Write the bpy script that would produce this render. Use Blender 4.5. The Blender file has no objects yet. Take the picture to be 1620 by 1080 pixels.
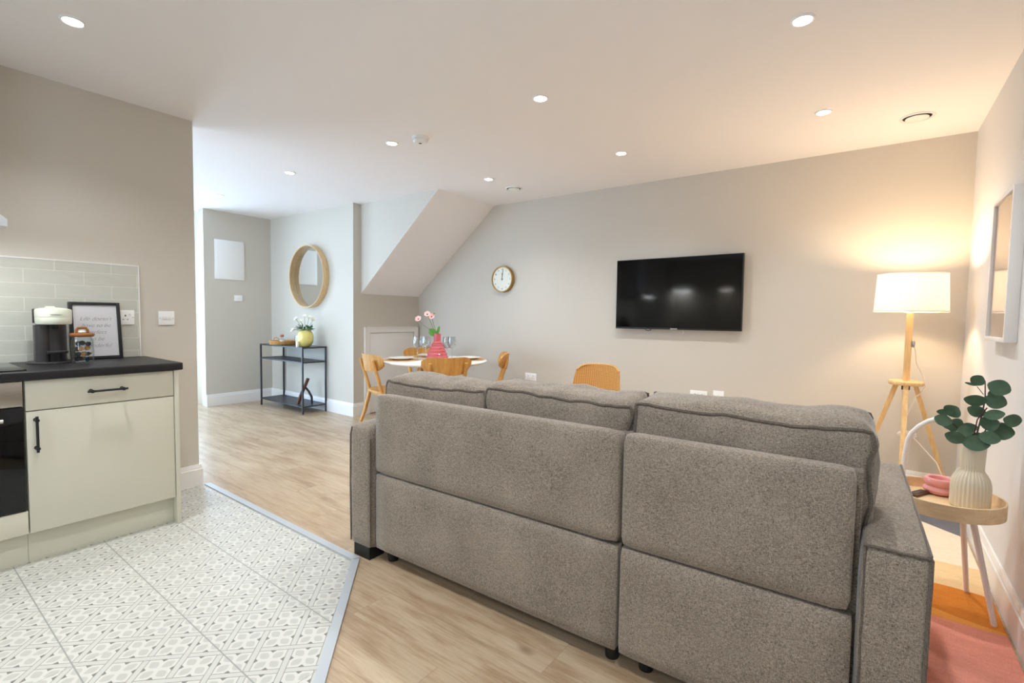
import bpy, bmesh, math, random
from mathutils import Vector, Matrix, noise
S = bpy.context.scene
COL = S.collection
R = math.radians
# ------------------------------------------------------------------ camera, world, exposure
F, PITCH, ROLL, YAW, CAMH = 769.08, 0.0544, 0.0154, 0.6372, 1.2008
cd = bpy.data.cameras.new('camera'); cam = bpy.data.objects.new('camera', cd); COL.objects.link(cam)
_r = Vector((math.cos(YAW), math.sin(YAW), 0)); _f = Vector((-math.sin(YAW), math.cos(YAW), 0)); _u = Vector((0, 0, 1))
_F = _f * math.cos(PITCH) - _u * math.sin(PITCH); _U = _f * math.sin(PITCH) + _u * math.cos(PITCH)
_R = _r * math.cos(ROLL) + _U * math.sin(ROLL); _U = -_r * math.sin(ROLL) + _U * math.cos(ROLL)
m = Matrix((_R, _U, -_F)).transposed().to_4x4(); m.translation = Vector((0, 0, CAMH)); cam.matrix_world = m
cd.sensor_fit = 'HORIZONTAL'; cd.sensor_width = 36; cd.lens = F / 1620 * 36; cd.clip_start = .02
S.camera = cam
S.view_settings.view_transform = 'Standard'; S.view_settings.look = 'None'; S.view_settings.gamma = 1
S.view_settings.exposure = 0.36; S.view_settings.use_curve_mapping = False
try:
    S.cycles.use_denoising = True; S.cycles.max_bounces = 10; S.cycles.diffuse_bounces = 6; S.cycles.transparent_max_bounces = 16
    S.cycles.sample_clamp_indirect = 6; S.cycles.caustics_reflective = False; S.cycles.caustics_refractive = False
except Exception: pass
W = bpy.data.worlds.new('daylight'); S.world = W; W.use_nodes = True
W.node_tree.nodes['Background'].inputs[0].default_value = (.56, .76, 1, 1)
W.node_tree.nodes['Background'].inputs[1].default_value = 8.0
DOWN_W = 50.0          # each ceiling downlight
LAMP_W = 20.0           # the floor lamp's bulb
pl = bpy.data.lights.new('window_portal', 'AREA'); pl.shape = 'RECTANGLE'; pl.size = 1.1; pl.size_y = 2.3; pl.cycles.is_portal = True
po = bpy.data.objects.new('window_portal', pl); COL.objects.link(po); po.location = (-6.93, 1.98, 1.2)
po.rotation_euler = Vector((1, 0, 0)).to_track_quat('-Z', 'Y').to_euler()
pl2 = pl.copy(); pl2.size = 1.3; pl2.size_y = 1.0; po2 = bpy.data.objects.new('window_portal', pl2); COL.objects.link(po2); po2.location = (-.9, -2.72, 1.55); po2.rotation_euler = Vector((0, 1, 0)).to_track_quat('-Z', 'Y').to_euler()
pl3 = pl.copy(); pl3.size = 2.6; pl3.size_y = 2.3; po3 = bpy.data.objects.new('window_portal', pl3); COL.objects.link(po3); po3.location = (-5.25, .08, 1.2); po3.rotation_euler = po2.rotation_euler

# ------------------------------------------------------------------ materials
def lin(c):
    return tuple((v / 12.92 if v <= .04045 else ((v + .055) / 1.055) ** 2.4) for v in [x / 255 for x in c])
class NT:
    def __init__(s, name):
        s.m = bpy.data.materials.new(name); s.m.use_nodes = True; s.t = s.m.node_tree; s.b = s.t.nodes['Principled BSDF']
    def n(s, kind, **kw):
        x = s.t.nodes.new('ShaderNode' + kind)
        for k, v in kw.items():
            if isinstance(v, tuple) and k.startswith('i'): pass
            setattr(x, k, v)
        return x
    def lk(s, a, b): s.t.links.new(a, b)
    def math(s, op, a, b=None, c=None):
        x = s.n('Math', operation=op)
        for i, v in enumerate((a, b, c)):
            if v is None: continue
            if isinstance(v, (int, float)): x.inputs[i].default_value = v
            else: s.lk(v, x.inputs[i])
        return x.outputs[0]
    def mix(s, f, a, b):
        x = s.n('Mix', data_type='RGBA')
        for i, v in ((0, f), (6, a), (7, b)):
            if isinstance(v, (int, float)): x.inputs[i].default_value = v
            elif isinstance(v, tuple): x.inputs[i].default_value = (*v[:3], 1)
            else: s.lk(v, x.inputs[i])
        return x.outputs[2]
    def obj(s): return s.n('TexCoord').outputs['Object']
    def noise(s, vec, scale, detail=3, rough=.5, stretch=None):
        if stretch:
            mp = s.n('Mapping'); mp.inputs['Scale'].default_value = stretch; s.lk(vec, mp.inputs[0]); vec = mp.outputs[0]
        x = s.n('TexNoise'); x.inputs['Scale'].default_value = scale; x.inputs['Detail'].default_value = detail; x.inputs['Roughness'].default_value = rough
        s.lk(vec, x.inputs['Vector']); return x.outputs[0]
    def ramp(s, f, stops):
        x = s.n('ValToRGB'); e = x.color_ramp.elements
        while len(e) < len(stops): e.new(.5)
        for i, (p, c) in enumerate(stops): e[i].position = p; e[i].color = (*c[:3], 1)
        s.lk(f, x.inputs[0]); return x.outputs[0]
    def bump(s, h, strength=.2, dist=.002):
        x = s.n('Bump'); x.inputs['Strength'].default_value = strength; x.inputs['Distance'].default_value = dist
        s.lk(h, x.inputs['Height']); s.lk(x.outputs[0], s.b.inputs['Normal'])
def mat(name, rgb, rough=.5, metal=0, coat=0, trans=0, ior=1.45, spec=None, bumpy=None, var=0):
    q = NT(name); c = lin(rgb); b = q.b
    b.inputs['Base Color'].default_value = (*c, 1); b.inputs['Roughness'].default_value = rough; b.inputs['Metallic'].default_value = metal
    b.inputs['Coat Weight'].default_value = coat; b.inputs['Transmission Weight'].default_value = trans; b.inputs['IOR'].default_value = ior
    if spec is not None: b.inputs['Specular IOR Level'].default_value = spec
    if var or bumpy:
        nz = q.noise(q.obj(), bumpy[0] if bumpy else 6, 4)
        if var:
            q.lk(q.mix(nz, tuple(x * (1 - var) for x in c), tuple(min(1, x * (1 + var)) for x in c)), b.inputs['Base Color'])
        if bumpy: q.bump(nz, bumpy[1], .003)
    return q.m
def emit(name, rgb, st):
    q = NT(name); q.b.inputs['Base Color'].default_value = (.8, .8, .8, 1); q.b.inputs['Emission Color'].default_value = (*rgb, 1); q.b.inputs['Emission Strength'].default_value = st
    return q.m
def wood(name, a, b, axis=0, rough=.45, scale=1.0):
    q = NT(name); st = [14, 14, 14]; st[axis] = 1.1
    n1 = q.noise(q.obj(), 3 * scale, 5, .6, tuple(st)); n2 = q.noise(q.obj(), 14 * scale, 3, .6, tuple(st))
    f = q.math('ADD', q.math('MULTIPLY', n1, .7), q.math('MULTIPLY', n2, .3))
    q.lk(q.ramp(f, [(.35, lin(a)), (.65, lin(b))]), q.b.inputs['Base Color']); q.b.inputs['Roughness'].default_value = rough
    return q.m
def fabric(name, dark, light, sc=1.0):
    q = NT(name); o = q.obj()
    n1 = q.noise(o, 260 * sc, 2, .6); n2 = q.noise(o, 100 * sc, 2, .6, (1, 1, 4)); n3 = q.noise(o, 100 * sc, 2, .6, (4, 4, 1)); n4 = q.noise(o, 5, 3)
    f = q.math('ADD', q.math('ADD', q.math('MULTIPLY', n1, .30), q.math('MULTIPLY', n2, .32)), q.math('ADD', q.math('MULTIPLY', n3, .28), q.math('MULTIPLY', n4, .10)))
    q.lk(q.ramp(f, [(.38, lin(dark)), (.62, lin(light))]), q.b.inputs['Base Color']); q.b.inputs['Roughness'].default_value = .95
    q.b.inputs['Specular IOR Level'].default_value = .15; q.b.inputs['Sheen Weight'].default_value = .4; q.b.inputs['Sheen Roughness'].default_value = .35
    q.bump(f, .6, .003); return q.m
M = {}
M['wall'] = mat('wall_paint', (201, 195, 184), .75, bumpy=(180, .04), spec=.3)
M['wallw'] = mat('right_wall_paint', (218, 216, 214), .75, bumpy=(180, .04), spec=.3)
M['ceil'] = mat('ceiling_paint', (241, 239, 240), .85, bumpy=(150, .03), spec=.2)
M['trim'] = mat('white_gloss_paint', (232, 230, 227), .35)
M['white'] = mat('white_plastic', (240, 240, 238), .35)
M['hole'] = mat('dark_hole', (30, 30, 30), .8)
M['black'] = mat('black_metal', (30, 31, 33), .42)
M['console'] = mat('charcoal_metal', (46, 49, 56), .38)
M['cream'] = mat('gloss_cream_door', (210, 206, 188), .12, coat=.35)
M['creamm'] = mat('cream_carcass', (206, 203, 184), .3)
M['steel'] = mat('brushed_steel', (190, 186, 178), .3, metal=1, bumpy=(60, .02))
M['bglass'] = mat('black_glass', (8, 8, 10), .06)
M['screen'] = mat('tv_screen', (6, 6, 7), .07, spec=.45)
M['worktop'] = mat('black_laminate', (28, 27, 30), .42, bumpy=(420, .12), var=.25)
M['fab'] = fabric('grey_weave', (84, 75, 67), (176, 163, 148), 1.35)
M['pipe'] = fabric('grey_piping', (72, 65, 58), (126, 116, 105), 1.5)
M['foot'] = mat('black_foot', (22, 21, 21), .5)
M['oak'] = wood('oak_light', (196, 142, 72), (226, 180, 112), 2)
M['oakc'] = wood('chair_oak', (184, 128, 58), (214, 164, 92), 2)
M['lampw'] = wood('lamp_ash', (214, 172, 112), (238, 204, 150), 2)
M['bent'] = wood('bent_birch', (214, 182, 138), (232, 206, 166), 0, .4)
M['mirrw'] = wood('mirror_ash', (208, 172, 124), (230, 202, 158), 2)
M['mirror'] = mat('mirror_glass', (235, 238, 238), .02, metal=1)
M['tabletop'] = mat('white_lacquer', (240, 238, 234), .25)
M['plate'] = mat('white_porcelain', (240, 238, 232), .2, coat=.3)
M['gold'] = mat('brushed_gold', (176, 140, 80), .38, metal=.7)
M['clockface'] = mat('clock_dial', (226, 226, 214), .5)
M['leaf'] = mat('eucalyptus_leaf', (76, 102, 78), .55, var=.35, bumpy=(30, .1))
M['leafg'] = mat('green_leaf', (88, 140, 50), .5, var=.25)
M['leafd'] = mat('dark_green_leaf', (70, 112, 62), .5, var=.3)
M['stem'] = mat('brown_stem', (78, 54, 44), .7)
M['gstem'] = mat('green_stem', (90, 120, 60), .6)
M['vase'] = mat('beige_stoneware', (216, 204, 180), .42, coat=.12, var=.05)
M['yvase'] = mat('yellow_glass', (232, 216, 128), .25, coat=.4, var=.12, bumpy=(40, .3))
M['pvase'] = mat('pink_glass', (214, 96, 110), .08, trans=.55, ior=1.3)
M['pbowl'] = mat('pink_glaze', (226, 152, 148), .15, coat=.6)
M['petw'] = mat('white_petal', (240, 238, 220), .6)
M['petp'] = mat('pink_petal', (240, 190, 184), .6)
M['brown'] = mat('dark_walnut', (92, 58, 42), .4, var=.2)
M['whmetal'] = mat('white_metal', (232, 226, 220), .4)
M['cord'] = mat('white_cord', (234, 226, 216), .5)
M['paper'] = mat('print_paper', (226, 226, 230), .5)
M['ink'] = mat('ink', (60, 60, 66), .6)
M['inkl'] = mat('grey_ink', (96, 96, 108), .6)
M['wicker_t'] = mat('tray_rattan', (192, 150, 100), .6, var=.25)
M['copper'] = mat('copper_print', (170, 110, 80), .5, var=.2)
M['lidw'] = mat('dark_wood_lid', (146, 92, 44), .45, var=.2)
M['pod1'] = mat('pod_dark', (48, 36, 34), .35)
M['pod2'] = mat('pod_teal', (20, 62, 84), .3)
M['pod3'] = mat('pod_amber', (160, 108, 48), .3)
M['nesp'] = mat('ivory_plastic', (222, 226, 208), .3)
M['nespd'] = mat('dark_grey_plastic', (56, 54, 54), .4)
M['shade_in'] = None
M['bulb'] = emit('lit_bulb', (1, .62, .32), 12)
M['down'] = emit('lit_downlight', (1, .96, .9), 40)
M['hoodlight'] = emit('lit_hood_lamp', (.88, .95, 1), 28)
M['hood'] = mat('hood_steel', (214, 218, 224), .3, metal=.6)
M['strip'] = mat('aluminium_strip', (186, 191, 196), .4, metal=.3)

def glassmat(name, tint=(1, 1, 1), refl=.9):
    q = NT(name); t = q.t; fr = q.n('LayerWeight'); fr.inputs[0].default_value = .5
    tr = q.n('BsdfTransparent'); tr.inputs[0].default_value = (*tint, 1); gl = q.n('BsdfGlossy'); gl.inputs['Roughness'].default_value = .03
    mx = q.n('MixShader'); q.lk(q.math('MULTIPLY', q.math('ADD', q.math('POWER', fr.outputs[1], 3.5), .04), refl), mx.inputs[0]); q.lk(tr.outputs[0], mx.inputs[1]); q.lk(gl.outputs[0], mx.inputs[2])
    q.lk(mx.outputs[0], t.nodes['Material Output'].inputs[0]); return q.m
M['pane'] = glassmat('window_pane_glass'); M['wine'] = glassmat('clear_glass', (.93, .95, .95), 2.2)
M['jarglass'] = glassmat('jar_glass', (.92, .95, .95), 1.0); M['picglass'] = glassmat('picture_glass', (1, 1, 1), .9)
def shade():
    q = NT('lamp_shade_linen'); t = q.t; d = q.n('BsdfDiffuse'); d.inputs[0].default_value = (.92, .89, .84, 1)
    tl = q.n('BsdfTranslucent'); tl.inputs[0].default_value = (.95, .93, .92, 1); mx = q.n('MixShader'); mx.inputs[0].default_value = .5
    q.lk(d.outputs[0], mx.inputs[1]); q.lk(tl.outputs[0], mx.inputs[2]); q.lk(mx.outputs[0], t.nodes['Material Output'].inputs[0]); return q.m
M['shade'] = shade()
def pinkglass():
    q = NT('pink_tinted_glass'); q.b.inputs['Base Color'].default_value = (*lin((226, 120, 130)), 1); q.b.inputs['Roughness'].default_value = .1
    tr = q.n('BsdfTransparent'); tr.inputs[0].default_value = (.95, .62, .66, 1); mx = q.n('MixShader'); mx.inputs[0].default_value = .5
    q.lk(tr.outputs[0], mx.inputs[1]); q.lk(q.b.outputs[0], mx.inputs[2]); q.lk(mx.outputs[0], q.t.nodes['Material Output'].inputs[0]); return q.m
M['pvase'] = pinkglass()

def m_floor():                       # light oak boards along X
    q = NT('oak_floorboards'); o = q.obj(); sx = q.n('SeparateXYZ'); q.lk(o, sx.inputs[0]); x, y = sx.outputs[0], sx.outputs[1]
    PW, PL = .19, 1.25
    row = q.math('FLOOR', q.math('DIVIDE', y, PW))
    xo = q.math('ADD', x, q.math('MULTIPLY', q.math('FRACT', q.math('MULTIPLY', row, .3819)), PL * 1.0))
    colm = q.math('FLOOR', q.math('DIVIDE', xo, PL))
    idv = q.n('CombineXYZ'); q.lk(row, idv.inputs[0]); q.lk(colm, idv.inputs[1])
    wn = q.n('TexWhiteNoise'); wn.noise_dimensions = '2D'; q.lk(idv.outputs[0], wn.inputs['Vector'])
    off = q.n('VectorMath', operation='SCALE'); q.lk(wn.outputs['Color'], off.inputs[0]); off.inputs['Scale'].default_value = 9
    ad = q.n('VectorMath', operation='ADD'); q.lk(o, ad.inputs[0]); q.lk(off.outputs[0], ad.inputs[1])
    g1 = q.noise(ad.outputs[0], 2.2, 6, .62, (1, 7, 1)); g2 = q.noise(ad.outputs[0], 9, 4, .6, (1, 14, 1)); g3 = q.noise(ad.outputs[0], 1.4, 3, .5, (1.6, 4, 1))
    f = q.math('ADD', q.math('ADD', q.math('MULTIPLY', g1, .5), q.math('MULTIPLY', g2, .25)), q.math('MULTIPLY', g3, .25))
    c = q.ramp(f, [(.30, lin((116, 90, 66))), (.44, lin((162, 136, 108))), (.54, lin((184, 164, 137))), (.68, lin((198, 182, 158)))])
    c2 = q.mix(q.math('MULTIPLY', wn.outputs['Value'], .35), c, lin((184, 160, 132)))
    vk = q.n('TexVoronoi'); mp = q.n('Mapping'); mp.inputs['Scale'].default_value = (1.6, 3.2, 1); q.lk(ad.outputs[0], mp.inputs[0]); q.lk(mp.outputs[0], vk.inputs['Vector']); vk.inputs['Scale'].default_value = 1.3
    kn = q.ramp(vk.outputs['Distance'], [(.02, (1, 1, 1)), (.10, (0, 0, 0))])
    c3 = q.mix(q.math('MULTIPLY', kn, .75), c2, lin((120, 92, 72)))
    fy = q.math('ABSOLUTE', q.math('SUBTRACT', q.math('FRACT', q.math('DIVIDE', y, PW)), .5)); fx = q.math('ABSOLUTE', q.math('SUBTRACT', q.math('FRACT', q.math('DIVIDE', xo, PL)), .5))
    gap = q.math('MAXIMUM', q.math('GREATER_THAN', fy, .5 - .0014 / PW), q.math('GREATER_THAN', fx, .5 - .0014 / PL))
    c4 = q.mix(q.math('MULTIPLY', gap, .33), c3, lin((112, 90, 70)))
    q.lk(c4, q.b.inputs['Base Color']); q.b.inputs['Roughness'].default_value = .32; q.bump(g2, .08, .002); return q.m
M['floor'] = m_floor()

def m_tiles():                       # woven lattice with four petals per cell, 33 cm tiles
    q = NT('patterned_floor_tiles'); o = q.obj(); sx = q.n('SeparateXYZ'); q.lk(o, sx.inputs[0]); x, y = sx.outputs[0], sx.outputs[1]
    P = .165
    p = q.math('ADD', q.math('DIVIDE', q.math('ADD', x, y), P), .40)
    r = q.math('ADD', q.math('DIVIDE', q.math('SUBTRACT', x, y), P), .18)
    def cen(v): return q.math('SUBTRACT', q.math('FRACT', v), .5)
    a, b = cen(p), cen(r); aa, ab = q.math('ABSOLUTE', a), q.math('ABSOLUTE', b)
    ip = q.math('ROUND', p); ir = q.math('ROUND', r)
    par = q.math('GREATER_THAN', q.math('MODULO', q.math('ADD', q.math('ADD', ip, ir), 1000), 2), .5)   # which band is on top at the nearest crossing
    HW = .408
    ba, bb = q.math('GREATER_THAN', aa, HW), q.math('GREATER_THAN', ab, HW)
    band = q.math('MAXIMUM', ba, bb); both = q.math('MULTIPLY', ba, bb)
    def line(v, at, w): return q.math('LESS_THAN', q.math('ABSOLUTE', q.math('SUBTRACT', v, at)), w)
    la, lb = line(aa, HW + .004, .0095), line(ab, HW + .004, .0095)
    # an edge line disappears where its band runs beneath the other
    la2 = q.math('MULTIPLY', la, q.math('SUBTRACT', 1, q.math('MULTIPLY', bb, par)))
    lb2 = q.math('MULTIPLY', lb, q.math('SUBTRACT', 1, q.math('MULTIPLY', ba, q.math('SUBTRACT', 1, par))))
    lines = q.math('MAXIMUM', la2, lb2)
    fa, fb = line(aa, .452, .008), line(ab, .452, .008)
    # petals
    da, db = q.math('SUBTRACT', aa, .19), q.math('SUBTRACT', ab, .19)
    s_, t_ = q.math('ADD', da, db), q.math('SUBTRACT', da, db)
    pet = q.math('LESS_THAN', q.math('ADD', q.math('POWER', q.math('ABSOLUTE', q.math('DIVIDE', s_, .245)), 1.4), q.math('POWER', q.math('ABSOLUTE', q.math('DIVIDE', t_, .185)), 1.4)), 1)
    # triangles in the middle of every cell side
    ta = q.math('MULTIPLY', q.math('GREATER_THAN', aa, .31), q.math('LESS_THAN', ab, q.math('MULTIPLY', q.math('SUBTRACT', aa, .31), .95)))
    tb = q.math('MULTIPLY', q.math('GREATER_THAN', ab, .31), q.math('LESS_THAN', aa, q.math('MULTIPLY', q.math('SUBTRACT', ab, .31), .95)))
    tri = q.math('MULTIPLY', q.math('MAXIMUM', ta, tb), q.math('SUBTRACT', 1, band))
    wear = q.noise(o, 3, 3)
    c = q.mix(wear, lin((198, 196, 187)), lin((206, 204, 198)))
    c = q.mix(pet, c, lin((182, 181, 174)))
    c = q.mix(tri, c, lin((118, 116, 110)))
    c = q.mix(band, c, lin((194, 193, 186)))
    c = q.mix(q.math('MULTIPLY', q.math('MULTIPLY', q.math('MAXIMUM', fa, fb), band), .45), c, lin((186, 184, 176)))
    c = q.mix(lines, c, lin((122, 119, 112)))
    gy = q.math('ABSOLUTE', q.math('SUBTRACT', q.math('FRACT', q.math('DIVIDE', q.math('ADD', y, 3.3 - .0641), .33)), .5))
    gx = q.math('ABSOLUTE', q.math('SUBTRACT', q.math('FRACT', q.math('DIVIDE', q.math('ADD', x, 6.6 + .12), .66)), .5))
    gr = q.math('MAXIMUM', q.math('GREATER_THAN', gy, .5 - .0022 / .33), q.math('GREATER_THAN', gx, .5 - .0010 / .66))
    c = q.mix(gr, c, lin((146, 146, 141)))
    q.lk(c, q.b.inputs['Base Color']); q.b.inputs['Roughness'].default_value = .4; return q.m
M['tiles'] = m_tiles()
def m_splash():
    q = NT('wavy_brick_tiles'); o = q.obj(); sx = q.n('SeparateXYZ'); q.lk(o, sx.inputs[0]); cb = q.n('CombineXYZ'); q.lk(sx.outputs[1], cb.inputs[0]); q.lk(sx.outputs[2], cb.inputs[1])
    mp = q.n('Mapping'); mp.inputs['Location'].default_value = (-.04, -.032, 0); q.lk(cb.outputs[0], mp.inputs[0])
    br = q.n('TexBrick'); q.lk(mp.outputs[0], br.inputs[0]); br.offset = .5
    for k, v in (('Scale', 1), ('Mortar Size', .0022), ('Mortar Smooth', .1), ('Brick Width', .25), ('Row Height', .0765)): br.inputs[k].default_value = v
    br.inputs['Color1'].default_value = (*lin((196, 196, 184)), 1); br.inputs['Color2'].default_value = (*lin((202, 202, 192)), 1); br.inputs['Mortar'].default_value = (*lin((222, 220, 208)), 1)
    n1 = q.noise(o, 9, 3, .5, (1, 1, 3)); q.lk(q.mix(q.math('MULTIPLY', n1, .35), br.outputs[0], lin((178, 180, 170))), q.b.inputs['Base Color'])
    q.b.inputs['Roughness'].default_value = .14
    h = q.math('SUBTRACT', q.math('MULTIPLY', n1, .8), q.math('MULTIPLY', br.outputs['Fac'], .6)); q.bump(h, .5, .006); return q.m
M['splash'] = m_splash()
def m_rug():
    q = NT('colour_block_rug'); o = q.obj(); sx = q.n('SeparateXYZ'); q.lk(o, sx.inputs[0]); x, y = sx.outputs[0], sx.outputs[1]
    def arc(y0, k, xc): return q.math('SUBTRACT', y, q.math('ADD', q.math('MULTIPLY', q.math('POWER', q.math('ABSOLUTE', q.math('SUBTRACT', x, xc)), 2), k), y0))
    c = lin((222, 148, 130))
    def lay(c, e, col): return q.mix(q.math('GREATER_THAN', e, 0), c, lin(col))
    c = lay(c, arc(2.565, .35, .36), (226, 156, 78)); c = lay(c, arc(2.59, .9, .50), (206, 128, 54))
    c = lay(c, arc(2.90, -1.0, .33), (222, 192, 148)); c = lay(c, arc(3.18, .2, .3), (226, 212, 190))
    c = lay(c, q.math('SUBTRACT', q.math('ADD', y, q.math('MULTIPLY', x, .84)), 3.996), (112, 112, 118))
    nz = q.noise(o, 220, 3, .6); nb = q.noise(o, 14, 4, .6, (1, 3, 1))
    k = q.math('ADD', q.math('MULTIPLY', nz, .5), q.math('MULTIPLY', nb, .3)); hs = q.n('HueSaturation'); q.lk(c, hs.inputs['Color']); q.lk(q.math('ADD', k, .62), hs.inputs['Value'])
    q.lk(hs.outputs[0], q.b.inputs['Base Color']); q.b.inputs['Roughness'].default_value = .98; q.b.inputs['Specular IOR Level'].default_value = .1; q.bump(nz, .6, .004); return q.m
M['rug'] = m_rug()
def m_wicker():
    q = NT('woven_rattan'); o = q.obj(); w1 = q.n('TexWave'); w1.wave_type = 'BANDS'; w1.bands_direction = 'Z'; w1.inputs['Scale'].default_value = 34; w1.inputs['Distortion'].default_value = 1.2; q.lk(o, w1.inputs[0])
    w2 = q.n('TexWave'); w2.bands_direction = 'X'; w2.inputs['Scale'].default_value = 22; w2.inputs['Distortion'].default_value = 1; q.lk(o, w2.inputs[0])
    f = q.math('ADD', q.math('MULTIPLY', w1.outputs['Fac'], .65), q.math('MULTIPLY', w2.outputs['Fac'], .35))
    q.lk(q.ramp(f, [(.15, lin((150, 96, 40))), (.7, lin((226, 170, 92)))]), q.b.inputs['Base Color']); q.b.inputs['Roughness'].default_value = .6; q.bump(f, .7, .004); return q.m
M['wicker'] = m_wicker()
def m_art():
    q = NT('peach_abstract_print'); o = q.obj(); sx = q.n('SeparateXYZ'); q.lk(o, sx.inputs[0]); nz = q.noise(o, 5, 3)
    f = q.math('ADD', q.math('MULTIPLY', q.math('ADD', sx.outputs[2], .33), 1.3), q.math('MULTIPLY', nz, .12))
    q.lk(q.ramp(f, [(.16, lin((236, 216, 204))), (.24, lin((238, 212, 198))), (.27, lin((226, 186, 164))), (.55, lin((232, 190, 160))), (.9, lin((224, 170, 142)))]), q.b.inputs['Base Color']); q.b.inputs['Roughness'].default_value = .5; return q.m
M['art'] = m_art()

# ------------------------------------------------------------------ mesh helpers
class MB:
    def __init__(s): s.bm = bmesh.new(); s.mi = 0
    def _new(s, geom_verts, faces):
        for f in faces: f.material_index = s.mi; f.smooth = getattr(s, 'sm', False)
    def box(s, x0, x1, y0, y1, z0, z1, bev=0, seg=2, rot=None, smooth=False):
        b2 = bmesh.new(); bmesh.ops.create_cube(b2, size=1)
        for v in b2.verts: v.co = Vector(((v.co.x + .5) * (x1 - x0) + x0, (v.co.y + .5) * (y1 - y0) + y0, (v.co.z + .5) * (z1 - z0) + z0))
        if bev: bmesh.ops.bevel(b2, geom=list(b2.edges), offset=bev, segments=seg, affect='EDGES', profile=.5)
        if rot: bmesh.ops.transform(b2, matrix=rot, verts=b2.verts)
        return s.merge(b2, smooth or bool(bev))
    def merge(s, b2, smooth=False):
        vm = {v: s.bm.verts.new(v.co) for v in b2.verts}
        for f in b2.faces:
            try: n = s.bm.faces.new([vm[v] for v in f.verts])
            except ValueError: continue
            n.material_index = s.mi; n.smooth = smooth
        b2.free(); return s
    def tube(s, pts, rad, seg=10, closed=False, caps=True, flat=None):
        pts = [Vector(p) for p in pts]; n = len(pts); rr = rad if isinstance(rad, (list, tuple)) else [rad] * n
        rings = []; prev = None
        for i, p in enumerate(pts):
            a = pts[(i - 1) % n] if (closed or i > 0) else p; b = pts[(i + 1) % n] if (closed or i < n - 1) else p
            t = (b - a).normalized()
            if prev is None:
                ref = Vector((0, 0, 1)) if abs(t.z) < .9 else Vector((1, 0, 0)); u = t.cross(ref).normalized()
            else: u = (prev - t * prev.dot(t)).normalized()
            prev = u; w = t.cross(u); ring = []
            for k in range(seg):
                an = 2 * math.pi * k / seg + (math.pi / seg if seg == 4 else 0); fy = flat or 1
                ring.append(s.bm.verts.new(p + (u * math.cos(an) + w * math.sin(an) * fy) * rr[i]))
            rings.append(ring)
        for i in range(n if closed else n - 1):
            A, B = rings[i], rings[(i + 1) % n]
            for k in range(seg):
                try: f = s.bm.faces.new((A[k], A[(k + 1) % seg], B[(k + 1) % seg], B[k])); f.smooth = seg > 4; f.material_index = s.mi
                except ValueError: pass
        if caps and not closed:
            for rg in (rings[0][::-1], rings[-1]):
                try: f = s.bm.faces.new(rg); f.material_index = s.mi
                except ValueError: pass
        return s
    def lathe(s, prof, cx=0, cy=0, cz=0, seg=32, fn=None, axis='z'):
        rings = []
        for (r, z) in prof:
            ring = []
            if r < 1e-5: rings.append([s.bm.verts.new(s._ax(cx, cy, cz, 0, 0, z, axis))]); continue
            for k in range(seg):
                a = 2 * math.pi * k / seg; q = fn(r, z, a) if fn else r
                ring.append(s.bm.verts.new(s._ax(cx, cy, cz, q * math.cos(a), q * math.sin(a), z, axis)))
            rings.append(ring)
        for A, B in zip(rings, rings[1:]):
            for k in range(seg):
                k2 = (k + 1) % seg
                vs = [A[0], B[k], B[k2]] if len(A) == 1 and len(B) > 1 else ([A[k], B[0], A[k2]] if len(B) == 1 and len(A) > 1 else ([A[k], B[k], B[k2], A[k2]] if len(A) > 1 else None))
                if vs:
                    try: f = s.bm.faces.new(vs); f.smooth = True; f.material_index = s.mi
                    except ValueError: pass
        return s
    def _ax(s, cx, cy, cz, a, b, z, axis):
        if axis == 'z': return (cx + a, cy + b, cz + z)
        if axis == 'y': return (cx + a, cy + z, cz + b)
        return (cx + z, cy + a, cz + b)
    def prism(s, poly, z0, z1, axis='z', smooth=False):
        def P(a, b, c): return {'z': (a, b, c), 'y': (a, c, b), 'x': (c, a, b)}[axis]
        A = [s.bm.verts.new(P(a, b, z0)) for a, b in poly]; B = [s.bm.verts.new(P(a, b, z1)) for a, b in poly]; n = len(poly)
        for f in [s.bm.faces.new(A), s.bm.faces.new(B)]: f.material_index = s.mi
        for i in range(n):
            f = s.bm.faces.new((A[i], A[(i + 1) % n], B[(i + 1) % n], B[i])); f.material_index = s.mi; f.smooth = smooth
        return s
    def sphere(s, c, r, u=14, v=9, sc=(1, 1, 1), rot=None):
        b2 = bmesh.new(); bmesh.ops.create_uvsphere(b2, u_segments=u, v_segments=v, radius=r)
        for q in b2.verts:
            p = Vector((q.co.x * sc[0], q.co.y * sc[1], q.co.z * sc[2]));
            if rot: p = rot @ p
            q.co = p + Vector(c)
        return s.merge(b2, True)
    def build(s, name, mats, parent=None, loc=(0, 0, 0), rz=0, label=None, autosmooth=True):
        bmesh.ops.recalc_face_normals(s.bm, faces=s.bm.faces)
        me = bpy.data.meshes.new(name); s.bm.to_mesh(me); s.bm.free()
        for mm in (mats if isinstance(mats, (list, tuple)) else [mats]): me.materials.append(M[mm] if isinstance(mm, str) else mm)
        o = bpy.data.objects.new(name, me); COL.objects.link(o); o.location = loc; o.rotation_euler.z = rz
        if parent: o.parent = parent
        if label: o['label'] = label
        if autosmooth and any(p.use_smooth for p in me.polygons):
            e = o.modifiers.new('edges', 'EDGE_SPLIT'); e.split_angle = R(38)
        return o
def thing(name, label, cat, loc=(0, 0, 0), rz=0, group=None):
    o = bpy.data.objects.new(name, None); COL.objects.link(o); o.location = loc; o.rotation_euler.z = rz; o.empty_display_size = .1
    return tag(o, label, cat, group)
def tag(o, label, cat, group=None):
    o['label'] = label; o['category'] = cat
    if group: o['group'] = group
    return o
def struct(o, label=None):
    o['kind'] = 'structure'
    if label: o['label'] = label
    return o
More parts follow.
